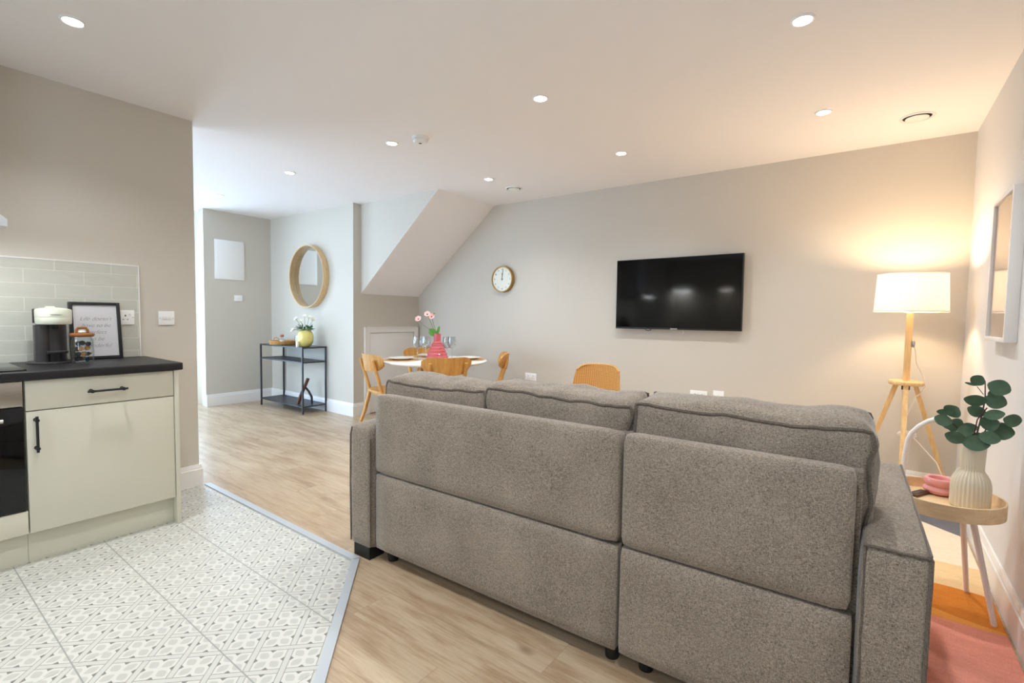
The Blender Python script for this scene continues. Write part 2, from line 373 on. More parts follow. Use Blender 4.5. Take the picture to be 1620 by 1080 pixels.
def dup(root, loc, rz, label, group=None):
    r = root.copy(); COL.objects.link(r); r.location = loc; r.rotation_euler.z = rz; r['label'] = label
    if group: r['group'] = group
    for ch in list(root.children):
        c = ch.copy(); COL.objects.link(c); c.parent = r
        for g in list(ch.children):
            d = g.copy(); COL.objects.link(d); d.parent = c
    return r
def text(body, size, name, material, parent, loc, rot, shear=0, extrude=.0004, align='CENTER', spacing=1.0, offs=0):
    cu = bpy.data.curves.new(name, 'FONT'); cu.body = body; cu.size = size; cu.shear = shear; cu.extrude = extrude; cu.align_x = align; cu.align_y = 'CENTER'; cu.space_line = spacing; cu.offset = offs
    tmp = bpy.data.objects.new(name, cu); COL.objects.link(tmp); bpy.context.view_layer.update()
    me = bpy.data.meshes.new_from_object(tmp.evaluated_get(bpy.context.evaluated_depsgraph_get())); COL.objects.unlink(tmp); bpy.data.objects.remove(tmp)
    me.materials.clear(); me.materials.append(M[material]); o = bpy.data.objects.new(name, me); COL.objects.link(o); o.parent = parent; o.location = loc; o.rotation_euler = rot
    return o
RY = (R(90), 0, R(90))      # text facing +X, reading along +Y

# ------------------------------------------------------------------ room shell
XK, XL, XR, YM, YT, C = -3.66, -6.62, .496, 3.396, 4.393, 2.442
YB = -2.6; XS = -4.78; YE = 1.366; YL = 2.5655; XW = -6.86; YH = .2
def B(name, *a, mats='wall', **k): return MB().box(*a, **k).build(name, mats)
struct(B('floor', XW - .1, XR + .1, YB - .1, YT + .2, -.1, 0, mats='floor'), 'pale oak floorboards')
struct(B('ceiling', XW - .1, XR + .1, YB - .1, YT + .2, C, C + .1, mats='ceil'), 'smooth white ceiling')
struct(B('wall_kitchen', XK - .12, XK, YB, YE, 0, C), 'beige end wall behind the kitchen worktop')
struct(B('wall_left', XL - .12, XL, YL, YM, 0, C), 'pale grey wall with the access panel')
struct(B('wall_mirror', XL - .12, XS, YM, YT + .1, 0, C), 'pale grey wall with the round mirror')
struct(B('wall_tv', XS, XR + .1, YT, YT + .1, 0, C), 'long beige wall with the television')
struct(B('wall_right', XR, XR + .1, YB, YT, 0, C, mats='wallw'), 'right wall with the framed picture')
mb = MB(); mb.box(XK - .12, -1.5, YB - .1, YB, 0, C); mb.box(-.3, XR, YB - .1, YB, 0, C); mb.box(-1.5, -.3, YB - .1, YB, 2.0, C); mb.box(-1.5, -.3, YB - .1, YB, 0, 1.1)
struct(mb.build('wall_rear', 'wall'), 'wall behind the camera')
mb = MB(); mb.box(-1.5, -1.45, YB - .08, YB - .03, 1.1, 2.0); mb.box(-.35, -.3, YB - .08, YB - .03, 1.1, 2.0); mb.box(-1.45, -.35, YB - .08, YB - .03, 1.1, 1.15); mb.box(-1.45, -.35, YB - .08, YB - .03, 1.95, 2.0)
wf2 = struct(mb.build('added_window_rear', 'trim'), 'added unseen white framed window behind the camera'); MB().box(-1.45, -.35, YB - .058, YB - .052, 1.15, 1.95).build('pane', 'pane', wf2)  # unseen window, added to bring fill light from behind the camera
mb = MB(); mb.box(XW - .1, -6.5, YH - .1, YH, 0, C); mb.box(-4.0, XK - .12, YH - .1, YH, 0, C); mb.box(-6.5, -4.0, YH - .1, YH, 2.30, C); mb.box(-6.5, -4.0, YH - .1, YH, 0, .12)
struct(mb.build('wall_hall', 'wall'), 'hall wall behind the kitchen wall')
mb = MB()
for x in (-6.5, -5.275, -4.05): mb.box(x, x + .05, YH - .08, YH - .03, .12, 2.30)
mb.box(-6.45, -4.05, YH - .08, YH - .03, .12, .17); mb.box(-6.45, -4.05, YH - .08, YH - .03, 2.25, 2.30)
wf3 = struct(mb.build('added_window_hall', 'trim'), 'added unseen wide hall window behind the kitchen wall'); MB().box(-6.45, -4.05, YH - .058, YH - .052, .17, 2.25).build('pane', 'pane', wf3)  # unseen window, added to throw cool daylight onto the mirror wall
# far window wall: opening y 1.40..2.56
mb = MB(); mb.box(XW - .1, XW, YH, 1.40, 0, C); mb.box(XW - .1, XW, 1.40, 2.56, 2.36, C); mb.box(XW - .1, XW, 2.56, YL + .1, 0, C)
struct(mb.build('wall_far', 'wall'), 'wall around the bright glazed door')
mb = MB(); mb.box(XW - .07, XW - .02, 1.40, 1.46, 0, 2.36); mb.box(XW - .07, XW - .02, 2.50, 2.56, 0, 2.36); mb.box(XW - .07, XW - .02, 1.46, 2.50, 2.30, 2.36); mb.box(XW - .07, XW - .02, 1.46, 2.50, 0, .08); mb.box(XW - .065, XW - .025, 1.96, 2.0, .08, 2.30)
wf = struct(mb.build('window_1', 'trim'), 'white framed glazed door full of daylight')
MB().box(XW - .05, XW - .044, 1.46, 2.50, .08, 2.30).build('pane', 'pane', wf)
# boxed staircase underside
mb = MB(); x0, x1, y0, y1 = XS, -3.53, 3.50, YT
v = [mb.bm.verts.new(p) for p in ((x0, y0, 1.42), (x1, y0, C), (x0, y0, C), (x0, y1, 1.42), (x1, y1, C), (x0, y1, C))]
for idx, mi in (((0, 1, 2), 0), ((3, 5, 4), 0), ((0, 3, 4, 1), 1), ((0, 2, 5, 3), 0), ((1, 4, 5, 2), 1)):
    f = mb.bm.faces.new([v[i] for i in idx]); f.material_index = mi
struct(mb.build('wall_stairs', ['wall', 'ceil']), 'boxed staircase with a sloping underside')
# baseboards
BP = [(0, 0), (.018, 0), (.018, .118), (.013, .122), (.013, .130), (.008, .150), (0, .150)]
def baseboard(name, p0, p1, nrm, label, ext0=0, ext1=0):
    d = Vector((p1[0] - p0[0], p1[1] - p0[1])); L = d.length; d.normalize(); bm = MB()
    A = [bm.bm.verts.new((p0[0] + nrm[0] * a - d.x * (ext0 * a / .018), p0[1] + nrm[1] * a - d.y * (ext0 * a / .018), z)) for a, z in BP]
    Bv = [bm.bm.verts.new((p1[0] + nrm[0] * a + d.x * (ext1 * a / .018), p1[1] + nrm[1] * a + d.y * (ext1 * a / .018), z)) for a, z in BP]
    bm.bm.faces.new(A); bm.bm.faces.new(Bv)
    for i in range(len(BP)): bm.bm.faces.new((A[i], A[(i + 1) % len(BP)], Bv[(i + 1) % len(BP)], Bv[i]))
    struct(bm.build(name, 'trim'), label)
baseboard('baseboard_kitchen', (XK, 1.06), (XK, YE), (1, 0), 'white skirting at the end of the kitchen wall', 0, .018)
baseboard('baseboard_kitchen_end', (XK, YE), (XK - .12, YE), (0, 1), 'white skirting on the kitchen wall end', .018, .018)
baseboard('baseboard_left', (XL, YL), (XL, YM), (1, 0), 'white skirting below the access panel', 0, 0)
baseboard('baseboard_mirror', (XL, YM), (XS, YM), (0, -1), 'white skirting below the round mirror', 0, .018)
baseboard('baseboard_alcove', (XS, YM), (XS, 3.53), (1, 0), 'short white skirting beside the low cupboard door', .018, 0)
baseboard('baseboard_tv', (XS, YT), (XR, YT), (0, -1), 'white skirting below the television', 0, 0)
baseboard('baseboard_right', (XR, YB), (XR, YT), (-1, 0), 'white skirting on the right wall', 0, 0)
# tiled kitchen floor and metal edging strip
E1, E2, E3 = (XK, 1.394), (-1.975, 1.394), (-1.40 + 3.2, .845 - 3.2)
poly = [(XK, YB), (XR, YB), (XR, -1.04), (-1.975, 1.394), (XK, 1.394)]
poly = [(XK, YB), (XR, YB), (XR, 1.394 - (XR + 1.975) * .955), (-1.975, 1.394), (XK, 1.394)]
struct(MB().prism(poly, 0, .004).build('floor_tiled', 'tiles'), 'pale patterned kitchen floor tiles')
mb = MB(); w = .034
dx, dy = (XR + 1.975), -(XR + 1.975) * .955; L = math.hypot(dx, dy); nx, ny = -dy / L * w, dx / L * w
mb.prism([(XK + .018, 1.394 - .004), (-1.975, 1.394 - .004), (-1.975 + .015, 1.394 + w), (XK + .018, 1.394 + w)], 0, .009)
mb.prism([(-1.975, 1.394 - .004), (XR, 1.394 + dy - .004), (XR, 1.394 + dy + ny * 1.9), (-1.975 + nx, 1.394 + ny * .99)], 0, .009)
struct(mb.build('trim_1', 'strip'), 'silver metal edging strip between tiles and boards')
struct(MB().box(XK, XK + .011, -1.4, 1.045, .91, 1.462).build('wall_tiles', 'splash'), 'pale wavy brick tiles above the worktop')
struct(MB().box(XK, XK + .013, -1.4, 1.052, 1.462, 1.469).box(XK, XK + .013, 1.045, 1.052, .91, 1.462).build('trim_2', 'trim'), 'white edge trim around the wall tiles')
# low cupboard door below the stairs
mb = MB(); f0, f1 = 3.545, 4.365
mb.box(XS, XS + .02, f0, f0 + .065, 0, 1.03); mb.box(XS, XS + .02, f1 - .065, f1, 0, 1.03); mb.box(XS, XS + .02, f0 + .065, f1 - .065, .965, 1.03)
mb.box(XS, XS + .026, f0 - .004, f0 + .012, 0, 1.035); mb.box(XS, XS + .026, f1 - .012, f1 + .004, 0, 1.035); mb.box(XS, XS + .026, f0, f1, 1.02, 1.035)
d = struct(mb.build('door_1', 'trim'), 'low white cupboard door under the stairs')
MB().box(XS + .001, XS + .012, f0 + .072, f1 - .072, .01, .958, .002).build('door_leaf', 'trim', d)

# ------------------------------------------------------------------ ceiling fixtures
def downlight():
    t = thing('downlight', '', 'ceiling light', (0, 0, C))
    MB().lathe([(.033, -.001), (.036, -.006), (.042, -.007), (.046, -.002), (.046, 0)]).build('trim_ring', 'white', t)
    MB().lathe([(0, -.003), (.0335, -.003), (.0335, -.0005), (0, -.0005)]).build('lamp_lens', 'down', t)
    return t
DL = [(-2.84, .604, 'round white downlight nearest the kitchen wall, top left corner of the photo'),
      (-.289, 2.383, 'lit downlight near the top right of the photo, above the sofa'),
      (-1.584, 2.377, 'lit downlight in the middle of the ceiling, between television and camera'),
      (-.292, 3.493, 'lit downlight nearest the round vent by the right wall'),
      (-2.881, 2.379, 'lit downlight right beside the smoke alarm'),
      (-1.592, 3.51, 'lit downlight on the ceiling directly above the television'),
      (-4.249, 2.362, 'lit downlight between smoke alarm and the hall end downlight'),
      (-2.887, 3.501, 'lit downlight just in front of the small round vent above the clock'),
      (-5.734, 2.388, 'farthest downlight, above the hall beside the wall with access panel'),
      (-1.588, .604, 'added unseen downlight over the rear of the sofa'), (-.29, .604, 'added unseen downlight above the camera spot'),  # this row and the next: unseen downlights added to light the room
      (-2.84, -1.1, 'added unseen downlight over the kitchen floor'), (-1.588, -1.1, 'added unseen downlight behind the camera on the kitchen side'), (-.29, -1.1, 'added unseen downlight behind the camera near the right wall')]
first = None
for x, y, lab in DL:
    if first is None: first = downlight(); first.location = (x, y, C); first['label'] = lab; first['group'] = 'ceiling downlights'
    else: dup(first, (x, y, C), 0, lab, 'ceiling downlights')
    ld = bpy.data.lights.new('downlight_beam', 'SPOT'); ld.energy = DOWN_W; ld.spot_size = R(132); ld.spot_blend = 1; ld.shadow_soft_size = .035; ld.color = (.95, .985, 1)
    if x < -4 : ld.energy = DOWN_W * .4
    lo = bpy.data.objects.new('downlight_beam', ld); COL.objects.link(lo); lo.location = (x, y, C - .012)
t = thing('smoke_alarm', 'round white smoke alarm on the ceiling', 'smoke alarm', (-2.621, 2.417, C))
MB().lathe([(0, 0), (.058, 0), (.058, -.014), (.055, -.018), (.052, -.018)]).build('base', 'white', t)
mb = MB().lathe([(.050, -.016), (.050, -.030), (.044, -.040), (.018, -.045), (.012, -.040), (0, -.040)]); mb.build('cover', 'white', t)
MB().lathe([(0, -.0405), (.010, -.0405), (.010, -.043), (0, -.043)]).build('sensor', 'hole', t)
def vent(loc, r, lab):
    t = thing('ceiling_vent', lab, 'vent', loc, group='round ceiling vents')
    MB().lathe([(r * .86, 0), (r, 0), (r, -.004), (r * .93, -.010), (r * .84, -.006), (r * .80, 0)]).build('ring', 'white', t)
    MB().lathe([(0, -.013), (r * .5, -.013), (r * .66, -.009), (r * .66, -.007), (0, -.007)]).build('disc', 'white', t)
    MB().lathe([(0, -.001), (r * .84, -.001), (r * .84, -.0005), (0, -.0005)]).build('opening', 'hole', t)
    MB().lathe([(.008, -.001), (.008, -.008)]).build('stem', 'white', t)
vent((.162, 3.893, C), .088, 'larger looking round white ceiling vent above the floor lamp')
vent((-2.891, 3.897, C), .085, 'small looking round white ceiling vent above the wall clock')

# ------------------------------------------------------------------ wall fittings
t = thing('access_panel', 'square white access panel on the grey left wall', 'panel', (XL, 2.865, 1.845))
MB().box(0, .010, -.178, .178, -.250, .245, .003).build('frame', 'white', t); MB().box(.010, .014, -.160, .160, -.232, .227, .002).build('door', 'white', t)
def plate(name, label, cat, loc, rz, w, h, kind):       # local +X is out of the wall
    t = thing(name, label, cat, loc, rz)
    MB().box(0, .008, -w / 2, w / 2, -h / 2, h / 2, .0025).build('face_plate', 'white', t)
    if kind[0] == 's':
        n = int(kind[1])
        for i in range(n):
            c = (i - (n - 1) / 2) * .018; MB().box(.008, .0115, c - .006, c + .006, -.010, .010, .001).build('rocker', 'trim', t)
    else:
        n = int(kind[1])
        for i in range(n):
            c = (i - (n - 1) / 2) * .062; mb = MB()
            mb.box(.008, .0086, c - .003, c + .003, .006, .016); mb.box(.008, .0086, c - .014, c - .007, -.014, -.010); mb.box(.008, .0086, c + .007, c + .014, -.014, -.010)
            mb.build('socket_holes', 'hole', t)
            MB().box(.008, .012, c + .019 if n > 1 else c + .02, c + .028, .012, .024, .001).build('rocker', 'trim', t)
    for sy in (-1, 1): MB().lathe([(0, 0), (.003, 0), (.003, .001), (0, .001)], .008, sy * (w / 2 - .008), 0, axis='x', seg=10).build('screw', 'steel', t)
    return t
plate('light_switch', 'white light switch plate with three rockers on the kitchen end wall', 'switch', (XK, 1.193, 1.147), 0, .088, .088, 's3')
plate('light_switch', 'small white switch plate below the square access panel', 'switch', (XL, 2.965, 1.362), 0, .10, .075, 's2')
plate('wall_socket', 'white power socket on the tiles right of the framed quote', 'socket', (XK + .011, .975, 1.15), 0, .09, .088, 'k1')
plate('wall_socket', 'white socket low on the wall below the clock, left of wicker chair', 'socket', (-2.985, YT, .525), R(-90), .146, .086, 'k2')
plate('wall_socket', 'double white socket below the television, left of the smaller blank plate', 'socket', (-1.20, YT, .52), R(-90), .146, .086, 'k2')
plate('wall_socket', 'small square white plate under the right end of the television', 'socket', (-1.035, YT, .535), R(-90), .088, .088, 's1')

# ------------------------------------------------------------------ kitchen units
def handle(parent, a, b, out, name='handle'):
    a, b, o = Vector(a), Vector(b), Vector(out); d = (b - a).normalized(); mb = MB()
    mb.tube([a + o, b + o], .0055, 12)
    for p in (a + d * .018, b - d * .018): mb.tube([p, p + o], .0055, 10); mb.tube([p + o - o.normalized() * .006, p + o + o.normalized() * .006], .0085, 12); mb.tube([p, p + o.normalized() * .004], .009, 12)
    return mb.build(name, 'black', parent)
t = thing('base_cabinet', 'cream gloss base cabinet with one drawer over one door', 'cabinet', (0, 0, 0))
mb = MB(); mb.box(XK + .005, -3.109, .4465, 1.036, .154, .868); mb.build('carcass', 'creamm', t)
dr = MB().box(-3.109, -3.090, .4485, 1.034, .728, .866, .0015).build('drawer', 'cream', t); handle(dr, (-3.090, .662, .795), (-3.090, .822, .795), (.032, 0, 0))
dd = MB().box(-3.109, -3.090, .4485, 1.034, .156, .723, .0015).build('door', 'cream', t); handle(dd, (-3.090, .480, .702), (-3.090, .480, .535), (.032, 0, 0))
MB().box(XK + .005, -3.082, 1.037, 1.057, .004, .868, .001).build('end_panel', 'cream', t)
MB().box(-3.155, -3.14, .4465, 1.036, .004, .153).build('plinth', 'creamm', t)
t = thing('oven', 'built-in oven with steel control panel and black glass door', 'oven', (0, 0, 0))
MB().box(XK + .005, -3.11, -.158, .443, .154, .868).build('housing', 'creamm', t)
MB().box(-3.11, -3.088, -.156, .440, .752, .866, .002).build('control_panel', 'steel', t)
od = MB().box(-3.11, -3.088, -.156, .440, .268, .748, .003).build('oven_door', 'bglass', t)
hb = MB(); hb.tube([(-3.045, -.13, .700), (-3.045, .37, .700)], .009, 12); hb.tube([(-3.088, -.10, .700), (-3.045, -.10, .700)], .007); hb.tube([(-3.088, .34, .700), (-3.045, .34, .700)], .007); hb.build('handle', 'steel', od)
for i, yy in enumerate((-.05, .14, .26)): MB().lathe([(.018, 0), (.018, .016), (.014, .02), (0, .02)], -3.088, yy, .808, axis='x', seg=20).build('knob', 'steel', t)
MB().box(-3.109, -3.090, -.156, .4435, .157, .263, .0015).build('filler_panel', 'cream', t); MB().box(-3.155, -3.14, -.158, .4455, .004, .153).build('plinth', 'creamm', t)
t = thing('base_cabinet', 'cream gloss cabinet beyond the oven, outside the picture', 'cabinet', (0, 0, 0))
MB().box(XK + .005, -3.109, -1.4, -.16, .154, .868).build('carcass', 'creamm', t)
for y0 in (-1.398, -.778): q = MB().box(-3.109, -3.090, y0, y0 + .614, .156, .866, .0015).build('door', 'cream', t); handle(q, (-3.090, y0 + .58, .80), (-3.090, y0 + .58, .64), (.032, 0, 0))
MB().box(-3.155, -3.14, -1.4, -.16, .004, .153).build('plinth', 'creamm', t)
tag(MB().box(XK + .0125, -3.068, -1.4, 1.076, .869, .910, .006, 3).build('worktop', 'worktop'), 'black laminate kitchen worktop on cream cabinets', 'worktop')
t = thing('induction_hob', 'black glass hob set on the worktop at left edge', 'hob', (0, 0, .910)); MB().box(-3.60, -3.12, -.13, .462, 0, .005, .001).build('glass_top', 'bglass', t)
for cx, cy in ((-3.47, .29), (-3.25, .29), (-3.47, 0), (-3.25, 0)): MB().lathe([(.085, .0052), (.087, .0052)], cx, cy, 0, 36).build('cooking_ring', 'steel', t)
t = thing('cooker_hood', 'steel cooker hood tip above the hob at left edge', 'cooker hood', (0, 0, 0))
mb = MB(); mb.prism([(XK + .0, 1.567), (-3.17, 1.567), (-3.17, 1.598), (-3.42, 1.66), (XK, 1.66)], -.17, .425, 'y'); mb.build('canopy', 'hood', t)
MB().box(XK + .001, -3.40, -.02, .27, 1.66, C - .001).build('chimney', 'hood', t)
MB().box(XK + .03, -3.19, -.14, .40, 1.562, 1.5665).build('filter', 'brown', t)
MB().box(-3.30, -3.22, -.08, .33, 1.558, 1.5615).build('hood_lamp', 'hoodlight', t)
ha = bpy.data.lights.new('hood_glow', 'AREA'); ha.shape = 'RECTANGLE'; ha.size = .35; ha.size_y = .06; ha.energy = 1.5; ha.color = (1, .97, .88); ho = bpy.data.objects.new('hood_glow', ha); COL.objects.link(ho); ho.location = (-3.26, .12, 1.555); ho.rotation_euler.z = R(90)

t = thing('added_wall_cabinet', 'added unseen wall cabinet with strip light behind the camera', 'cabinet', (0, 0, 0))  # unseen cabinet and strips, added to streak the television's reflection
MB().box(XK, -2.2, YB, YB + .32, 1.80, 2.40).build('carcass', 'cream', t); MB().box(-3.62, -3.32, YB + .02, YB + .30, 1.790, 1.7995).build('added_light_strip', 'hoodlight', t)
MB().box(-2.62, -2.42, YB + .20, YB + .30, 1.793, 1.7995).build('added_light_strip', 'down', t)
# coffee machine
t = thing('coffee_machine', 'ivory and dark grey capsule coffee machine on the worktop', 'coffee machine', (-3.475, .618, .910), R(88))
def rbx(mb, w, d, z0, z1, r, cx=0, cy=0, seg=8):      # vertical-edge rounded box as prism
    pts = []
    for sx, sy, a0 in ((1, 1, 0), (-1, 1, 90), (-1, -1, 180), (1, -1, 270)):
        for k in range(seg + 1):
            a = R(a0 + 90 * k / seg); pts.append((cx + sx * (w / 2 - r) + r * math.cos(a), cy + sy * (d / 2 - r) + r * math.sin(a)))
    mb.prism(pts, z0, z1, smooth=True); return mb
mb = MB(); rbx(mb, .115, .15, 0, .205, .05, 0, .045); mb.build('body', 'nespd', t)
mb = MB(); rbx(mb, .060, .10, .008, .200, .028, -.042, .01); mb.build('water_tank', 'nespd', t)
mb = MB(); mb.lathe([(0, 0), (.098, 0), (.100, .004), (.098, .010), (0, .012)], -.005, .02, 0); mb.build('base_plate', 'nespd', t)
mb = MB(); mb.lathe([(0, .205), (.068, .205), (.072, .212), (.073, .238), (.0725, .2395), (.0715, .241), (.073, .2425), (.073, .278), (.070, .284), (.052, .289), (.030, .292), (0, .293)], .004, -.005, 0, 40); mb.build('brewing_head', 'nesp', t)
MB().box(-.020, .020, .045, .075, .285, .300, .006).build('lever', 'nesp', t)
MB().box(-.068, .068, .062, .074, .21, .285, .003).build('back_cover', 'nespd', t)
mb = MB(); mb.lathe([(0, .055), (.040, .055), (.042, .058), (.042, .066), (0, .066)], .008, -.055, 0, 28); mb.box(-.004, .02, -.03, 0, .01, .062); mb.build('cup_tray', 'nespd', t)
MB().lathe([(.013, .205), (.013, .185), (.010, .18), (0, .18)], .006, -.045, 0, 16).build('spout', 'black', t)
text('NESPRESSO', .009, 'lettering', 'ink', t, (.004, -.0795, .256), (R(90), 0, 0), extrude=.0003)
# capsule jar
t = thing('storage_jar', 'glass jar of coffee capsules with brown wooden lid', 'jar', (-3.39, .718, .910)); t.scale = (.92, .92, 1.03)
MB().lathe([(0, .001), (.046, .001), (.050, .006), (.052, .05), (.050, .11), (.043, .130), (.042, .136), (.040, .136), (.041, .129), (.047, .11), (.049, .05), (.047, .008), (0, .006)]).build('glass_body', 'jarglass', t)
mb = MB(); mb.lathe([(0, .136), (.050, .136), (.056, .142), (.056, .150), (.050, .154), (0, .154)]); mb.tube([(0, -.026, .153), (0, -.026, .168), (0, -.018, .180), (0, 0, .182), (0, .018, .180), (0, .026, .168), (0, .026, .153)], .0065, 8); mb.build('lid', 'lidw', t)
mb = MB(); mb.sphere((0, 0, .160), .014, sc=(1, 1.2, .6)); mb.build('seal', 'nesp', t)
random.seed(4); k = 0
for z in (.018, .045, .072, .100):
    for a in range(5 if z < .09 else 3):
        an = a * 2 * math.pi / (5 if z < .09 else 3) + z * 30; rr = .026
        kind = ['pod1', 'pod2', 'pod1', 'pod3'][random.randrange(4)]; mb = MB()
        tl = Matrix.Rotation(random.uniform(0, 3), 3, 'X') @ Matrix.Rotation(random.uniform(0, 3), 3, 'Y')
        prof = [(0, -.012), (.008, -.011), (.0125, -.004), (.015, .008), (.018, .0085), (.018, .0095), (0, .0095)]
        mb.lathe(prof, seg=16)
        for v in mb.bm.verts: v.co = (tl @ v.co) * .74
        o = mb.build('coffee_capsule', kind, None, (-3.39 + rr * .9 * math.cos(an), .718 + rr * .9 * math.sin(an), .914 + z))
        tag(o, {'pod1': 'dark brown', 'pod2': 'teal blue', 'pod3': 'amber'}[kind] + ' coffee capsule inside the wooden-lidded glass jar', 'capsule', 'coffee capsules in the jar'); k += 1
# framed quote leaning on the tiles
t = thing('picture_frame', 'black frame with handwritten quote leaning on the wall tiles', 'picture', (-3.585, .827, .911)); t.rotation_euler = (0, R(-8), 0)
mb = MB(); W2, H2 = .115, .328
for a in ((-W2, -W2 + .016, 0, H2), (W2 - .016, W2, 0, H2), (-W2 + .016, W2 - .016, 0, .016), (-W2 + .016, W2 - .016, H2 - .016, H2)): mb.box(-.012, .012, a[0], a[1], a[2], a[3], .001)
mb.build('frame', 'black', t); MB().box(-.008, .003, -W2 + .014, W2 - .014, .014, H2 - .014).build('print', 'paper', t)
text("Life doesn't\nhave to be\nperfect\nto be\nwonderful", .031, 'lettering', 'inkl', t, (.0035, 0, .155), RY, shear=.4, extrude=.0002, spacing=1.25, offs=-.0006)
MB().box(.0062, .0072, -W2 + .015, W2 - .015, .015, H2 - .015).build('glass', 'picglass', t)

# ------------------------------------------------------------------ sofa
SOFA = thing('sofa', 'large grey fabric three-seat sofa seen from behind', 'sofa', (0, 1.533, 0), .0268)
def blob(mb, x0, x1, y0, y1, z0, z1, r=.02, puff=(0, 0, 0), n=(14, 6, 10), seed=0, wr=.0, sag=0, lift=0):
    """Soft rectangular upholstery: rounded box grid, faces swollen by puff, wrinkled by wr."""
    b2 = bmesh.new(); hx, hy, hz = (x1 - x0) / 2, (y1 - y0) / 2, (z1 - z0) / 2; c = Vector(((x0 + x1) / 2, (y0 + y1) / 2, (z0 + z1) / 2))
    key = {}
    def V(i, j, k):
        if (i, j, k) not in key: key[(i, j, k)] = b2.verts.new((i / n[0] * 2 - 1, j / n[1] * 2 - 1, k / n[2] * 2 - 1))
        return key[(i, j, k)]
    for j in range(n[1]):
        for k in range(n[2]):
            for i in (0, n[0]): b2.faces.new((V(i, j, k), V(i, j + 1, k), V(i, j + 1, k + 1), V(i, j, k + 1)))
    for i in range(n[0]):
        for k in range(n[2]):
            for j in (0, n[1]): b2.faces.new((V(i, j, k), V(i + 1, j, k), V(i + 1, j, k + 1), V(i, j, k + 1)))
        for j in range(n[1]):
            for k in (0, n[2]): b2.faces.new((V(i, j, k), V(i + 1, j, k), V(i + 1, j + 1, k), V(i, j + 1, k)))
    def warp(p):
        q = Vector((p.x * hx, p.y * hy, p.z * hz)); inner = Vector((max(-hx + r, min(hx - r, q.x)), max(-hy + r, min(hy - r, q.y)), max(-hz + r, min(hz - r, q.z))))
        d = q - inner
        if d.length > 1e-9: q = inner + d.normalized() * min(r, d.length)
        sx, sy, sz = 1 - p.x ** 2, 1 - p.y ** 2, 1 - p.z ** 2
        q.x += p.x ** 3 * puff[0] * (sy * sz) ** .6; q.y += p.y ** 3 * puff[1] * (sx * sz) ** .6; q.z += p.z ** 3 * puff[2] * (sx ** .5 * sy ** .5)
        q.z += -sag * sx * max(0, p.z) + lift * (p.y + 1) / 2 * max(0, p.z)
        if wr:
            nv = noise.noise_vector(Vector((q.x * 7 + seed * 3.1, q.y * 9, q.z * 9))) + .5 * noise.noise_vector(Vector((q.x * 19 + seed, q.y * 17, q.z * 21)))
            q += nv * wr
        return q + c
    for v in list(b2.verts): v.co = warp(v.co.copy())
    mb.merge(b2, True); return warp
def piping(parent, warp, loops, r=.006, out=.0):
    mb = MB()
    for ax, val in loops:
        path = []; N = 24
        for s_, e_ in (((-1, -1), (1, -1)), ((1, -1), (1, 1)), ((1, 1), (-1, 1)), ((-1, 1), (-1, -1))):
            for k in range(N):
                a = s_[0] + (e_[0] - s_[0]) * k / N; b = s_[1] + (e_[1] - s_[1]) * k / N
                p = Vector((a, val, b)) if ax == 'y' else Vector((val, a, b)); path.append(warp(p))
        c = sum(path, Vector()) / len(path); path = [p + (p - c).normalized() * out for p in path]
        mb.tube(path, r, 6, closed=True)
    return mb.build('piping', 'pipe', parent)
def upholstered(name, args, kw, pipes=None, r=.006, out=0):
    mb = MB(); wf_ = blob(mb, *args, **kw); o = mb.build(name, 'fab', SOFA, autosmooth=False)
    if pipes: piping(o, wf_, pipes, r, out)
    return o
GX = -.650
mb = MB(); mb.box(-1.90, .0, .05, .90, .07, .30); mb.box(-1.90, .0, .035, .12, .07, .80); mb.build('frame', 'fab', SOFA)
upholstered('lower_back_panel', (-1.889, GX - .004, -.022, .035, .062, .4315), dict(r=.012, puff=(0, .004, 0), seed=1))
upholstered('lower_back_panel', (GX + .004, -.008, -.022, .035, .062, .4315), dict(r=.012, puff=(0, .006, 0), seed=2))
upholstered('upper_back_panel', (-1.891, GX - .004, -.028, .045, .4355, .817), dict(r=.024, puff=(0, .006, 0), seed=3, n=(20, 6, 12)))
upholstered('upper_back_panel', (GX + .004, -.014, -.028, .045, .4355, .817), dict(r=.024, puff=(0, .008, 0), seed=4, n=(16, 6, 12)))
a = upholstered('arm', (-2.050, -1.897, -.045, .90, .058, .652), dict(r=.022, puff=(.008, .004, .018), n=(8, 20, 14), seed=5, wr=.002)); 
def edge_pipe(parent, pts, r=.005): MB().tube(pts, r, 6).build('piping', 'pipe', parent)
edge_pipe(a, [(-2.047, -.040, .07), (-2.050, -.041, .35), (-2.049, -.040, .60), (-2.040, -.038, .640)])
edge_pipe(a, [(-1.900, -.040, .07), (-1.898, -.044, .35), (-1.898, -.042, .60)], .004)
a = upholstered('arm', (.002, .143, -.030, .90, .058, .640), dict(r=.014, puff=(.006, .004, .008), n=(10, 24, 16), seed=6, wr=.0035))
random.seed(2)
edge_pipe(a, [(.139 + random.uniform(-.001, .001), -.028 + random.uniform(-.001, .001), .07 + k * .028) for k in range(21)] + [(.134, -.026, .640)], .0045)
edge_pipe(a, [(.010 + random.uniform(-.0015, .0015), -.028, .07 + k * .028) for k in range(21)], .004)
edge_pipe(a, [(.006 + k * .012, -.029 + random.uniform(-.001, .001), .633 + random.uniform(-.0015, .0015)) for k in range(12)], .004)
edge_pipe(a, [(.138, -.02 + k * .05, .638 + random.uniform(-.001, .001)) for k in range(19)], .004)
for i, (x0, x1) in enumerate(((-1.893, -1.262), (-1.260, -.632), (-.630, -.002))):
    upholstered('seat_cushion', (x0, x1, .26, .92, .28, .46), dict(r=.03, puff=(.0, .01, .02), seed=8 + i, wr=.004), [('x', -1), ('x', 1)], .005)
CU = [(-1.945, -1.318, .872, 11), (-1.312, -.662, .893, 12), (-.652, .022, .905, 13)]
